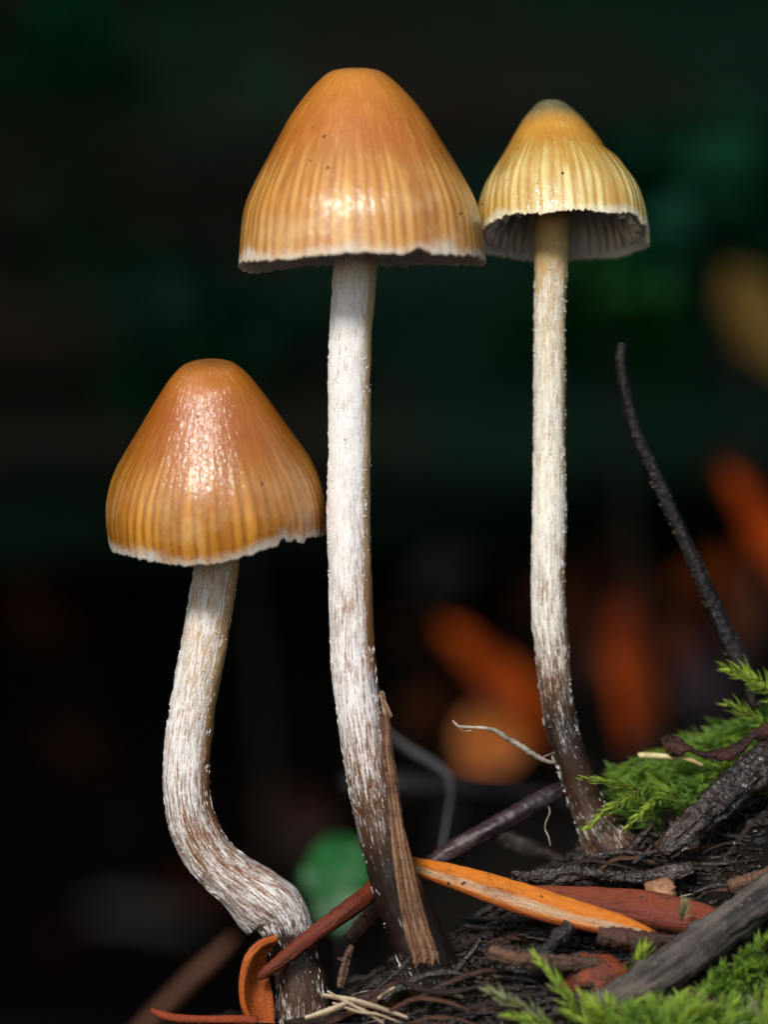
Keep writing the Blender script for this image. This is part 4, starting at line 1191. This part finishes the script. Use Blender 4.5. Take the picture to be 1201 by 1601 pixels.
sprig([P(1190, 1240, yb), P(1180, 800, yb), P(1110, 420, yb), P(1085, 200, yb)], scatter([(1085, 230, 55, 60, 16, .04), (1040, 330, 45, 40, 8, .035)], yb),
      'blurred bluish-green leafy sprig beside the pale yellow leaf', M_sal)
sprig([P(1010, 1240, yb), P(990, 900, yb), P(955, 560, yb), P(935, 400, yb)], scatter([(945, 430, 45, 35, 11, .035)], yb),
      'blurred grass-green sprig just below the yellow cap', M_sal2)
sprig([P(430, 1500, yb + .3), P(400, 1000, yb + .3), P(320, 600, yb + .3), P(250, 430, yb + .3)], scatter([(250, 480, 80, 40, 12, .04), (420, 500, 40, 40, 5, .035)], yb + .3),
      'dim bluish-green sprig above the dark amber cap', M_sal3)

# ------------------------------------------------------------------ tangle of small litter on the mound
M_bn = mat_needle('brown_dead_needle', srgb(72, 42, 27), srgb(92, 66, 48), srgb(34, 19, 13), False, 0.5)
M_bn2 = mat_needle('dark_dead_needle', srgb(34, 20, 15), srgb(48, 32, 25), srgb(16, 10, 8), False, 0.45)
def lying(x, y, ang, L, r, lift, curve, n=18, seg=8, flat=0.6, rough=0.15, seed=0):
    pts = []
    for k in range(5):
        f = k / 4 - 0.5
        px_, py_ = x + math.cos(ang) * L * f + curve * (0.25 - f * f) * math.sin(ang), y + math.sin(ang) * L * f * 0.6
        pts.append((px_, py_, max(height(px_, py_) + r * lift, 0 if k in (0, 4) else -1), r * (0.45 if k == 0 else 0.25 if k == 4 else 1)))
    # a stiff needle bridges the hollows: lift its middle onto the chord
    z0, z1 = pts[0][2], pts[4][2]
    pts = [(p[0], p[1], max(p[2], z0 + (z1 - z0) * k / 4), p[3]) for k, p in enumerate(pts)]
    return Tube(pts, n=n, seg=seg, flat=flat, rough=rough, furrow=0.12, seed=seed)
for k in range(85):
    x = random.uniform(-0.07, 0.37); y = random.uniform(-.12, .10)
    t = lying(x, y, random.uniform(-.9, .9), random.uniform(.03, .11), random.uniform(3, 6) * K, 0.8, random.uniform(-.02, .02), seed=k)
    dark = random.random() < 0.6
    tagit(t.obj('dead_needle', M_bn2 if dark else M_bn), 'blackish dead needle lying in the soil tangle' if dark else 'dull brown dead needle lying in the soil tangle', 'needle', 'dead needles on the mound')
for k in range(26):
    x = random.uniform(-0.06, 0.33); y = random.uniform(-.12, .09)
    t = lying(x, y, random.uniform(-1.2, 1.2), random.uniform(.02, .07), random.uniform(.6, 1.3) * K, 1.6, random.uniform(-.05, .05), seg=6, flat=1, rough=.3, seed=k + 60)
    tagit(t.obj('fungal_thread', M_thread), 'fine pale thread lying over the black soil', 'thread', 'fine threads on the soil')
M_frag = mat_plain('rotted_leaf', srgb(22, 13, 9), srgb(62, 38, 25), 60, 0.6, 0.9, 0.005, 0.3)
for k in range(22):
    x = random.uniform(-0.04, 0.36); y = random.uniform(-.12, .08)
    z = height(x, y) + .004; a = random.uniform(-.6, .6); L = random.uniform(.012, .03)
    b0 = Vector((x - L / 2, y, z + random.uniform(-.003, .003)))
    leaf_blade('leaf_fragment', b0, b0 + Vector((L * math.cos(a), random.uniform(-.01, .01), L * math.sin(a) * .5)), random.uniform(.008, .018), (random.uniform(-.4, .4), -.7, .8), M_frag, 'small rotted brown leaf scrap on the soil', 'leaf', 'rotted leaf scraps', n=9, m=5)

for k in range(16):
    x = random.uniform(0.0, 0.34); y = random.uniform(-.10, .12)
    t = lying(x, y, random.uniform(-1.0, 1.0), random.uniform(.06, .16), random.uniform(5, 9) * K, 0.8, random.uniform(-.02, .02), n=40, seg=12, flat=1, rough=.25, seed=k + 90)
    tagit(t.obj('buried_twig', random.choice([M_bark, M_dkred, M_black])), 'dark crooked twig sunk into the soil tangle', 'twig', 'dark twigs in the soil tangle')
# vague litter in the shaded hollow behind
cols = [mat_plain('litter_brown', srgb(46, 22, 11), srgb(76, 40, 20), 9, 0.9, 0.3, 0.003, 0.05), mat_plain('litter_rust', srgb(66, 26, 8), srgb(104, 46, 14), 9, 0.9, 0.3, 0.003, 0.05), mat_plain('litter_grey', srgb(34, 30, 30), srgb(54, 49, 48), 9)]
spots = [(900, 985, 2.6, 0), (1020, 940, 3.0, 0), (1060, 1010, 2.4, 0), (860, 930, 3.2, 0), (1120, 900, 2.6, 1), (1010, 1090, 2.0, 1), (760, 1150, 2.2, 0), (660, 1110, 2.8, 0), (1170, 960, 2.4, 0), (800, 1080, 3.0, 2),
         (1150, 760, 3.0, 0), (960, 880, 3.3, 0), (640, 1000, 3.4, 0), (700, 900, 3.5, 2), (460, 1290, 3.8, 0), (120, 1180, 4.1, 0), (60, 960, 4.1, 0), (330, 1390, 4.2, 1), (200, 1300, 4.2, 2), (90, 1500, 4.2, 0)]
names = ['dim brown', 'dim rust-coloured', 'dim greyish']
for (px, py, y, c) in spots:
    a = random.uniform(0, math.pi); r = random.uniform(40, 85)
    b0 = P(px - r * math.cos(a), py - r * math.sin(a), y); b1 = P(px + r * math.cos(a), py + r * math.sin(a), y + random.uniform(-.1, .1))
    if b1.z < b0.z: b0, b1 = b1, b0
    leaf_blade('dead_leaf', b0, b1, random.uniform(.035, .075), (random.uniform(-.4, .4), -1, random.uniform(.1, .8)), cols[c], names[c] + ' dead leaf in the blurred hollow before the log', 'leaf', 'dim leaves in the hollow', stalk=b0 + Vector((random.uniform(-.05, .05), .02, -0.25)))

# litter heaped round the stem feet
def heap(cx, cy, r0, n, name, label):
    parts = []
    for _ in range(n):
        a = random.uniform(0, 2 * math.pi); r = r0 * random.uniform(0.75, 1.5)
        x, y = cx + r * math.cos(a), cy + r * math.sin(a) * 0.9
        q = random.uniform(2, 8.5) * K
        z = height(x, y) + max(0, 1.25 - r / r0) * 0.045 * random.random()
        parts.append(blob((x, y, z + q * .3), q, random.uniform(0, 90), 1, (random.uniform(.6, 2.2), random.uniform(.6, 1.4), random.uniform(.5, 1)), 0.9))
    V, F = gather(parts)
    return tagit(mk_obj(name, V, F, M_soilcrumb, smooth=False), label, 'soil', None, 'stuff')
heap(0.236, 0.085, .036, 420, 'soil_crumbs', 'black crumbs heaped round the foot of the yellow-capped mushroom')
heap(0.060, 0.0, .038, 420, 'soil_crumbs', 'black crumbs heaped round the foot of the tallest mushroom')
feet = [([(905, 1352, 5), (940, 1338, 6), (985, 1332, 6), (1030, 1344, 3)], .035, M_bark), ([(925, 1312, 3), (945, 1330, 5), (960, 1352, 5), (965, 1372, 3)], .045, M_dkred), ([(960, 1356, 4), (985, 1330, 5), (1006, 1305, 5), (1022, 1288, 2)], .04, M_bark),
        ([(880, 1362, 3), (915, 1346, 4), (950, 1350, 4), (990, 1358, 2)], .03, M_bn2), ([(990, 1350, 3), (1012, 1336, 5), (1040, 1330, 4), (1062, 1334, 2)], .03, M_black), ([(930, 1366, 3), (962, 1344, 4), (1000, 1340, 3), (1020, 1322, 2)], .03, M_bn),
        ([(600, 1565, 4), (640, 1536, 6), (690, 1520, 6), (740, 1528, 3)], -.055, M_bark), ([(620, 1530, 3), (655, 1545, 5), (700, 1552, 5), (760, 1540, 3)], -.06, M_bn2), ([(690, 1560, 4), (712, 1522, 6), (736, 1490, 5), (752, 1468, 2)], -.04, M_bark),
        ([(590, 1545, 3), (622, 1520, 4), (640, 1500, 4), (650, 1492, 2)], -.045, M_black), ([(655, 1560, 3), (700, 1538, 5), (748, 1520, 5), (790, 1516, 3)], -.06, M_dkred), ([(610, 1580, 3), (650, 1562, 4), (695, 1566, 4), (735, 1580, 2)], -.065, M_bn)]
for k, (rows, d, m) in enumerate(feet):
    t = Tube(px_path([(*r, d) for r in rows]), n=50, seg=12, rough=0.3, rfreq=12, furrow=0.3, seed=200 + k, lump=knots(5, 300 + k, 2.5 * K))
    tagit(t.obj('litter_twig', m), 'dark thin twig lying against the foot of the ' + ('yellow-capped' if k < 6 else 'tallest') + ' mushroom', 'twig', 'twigs round the mushroom feet')
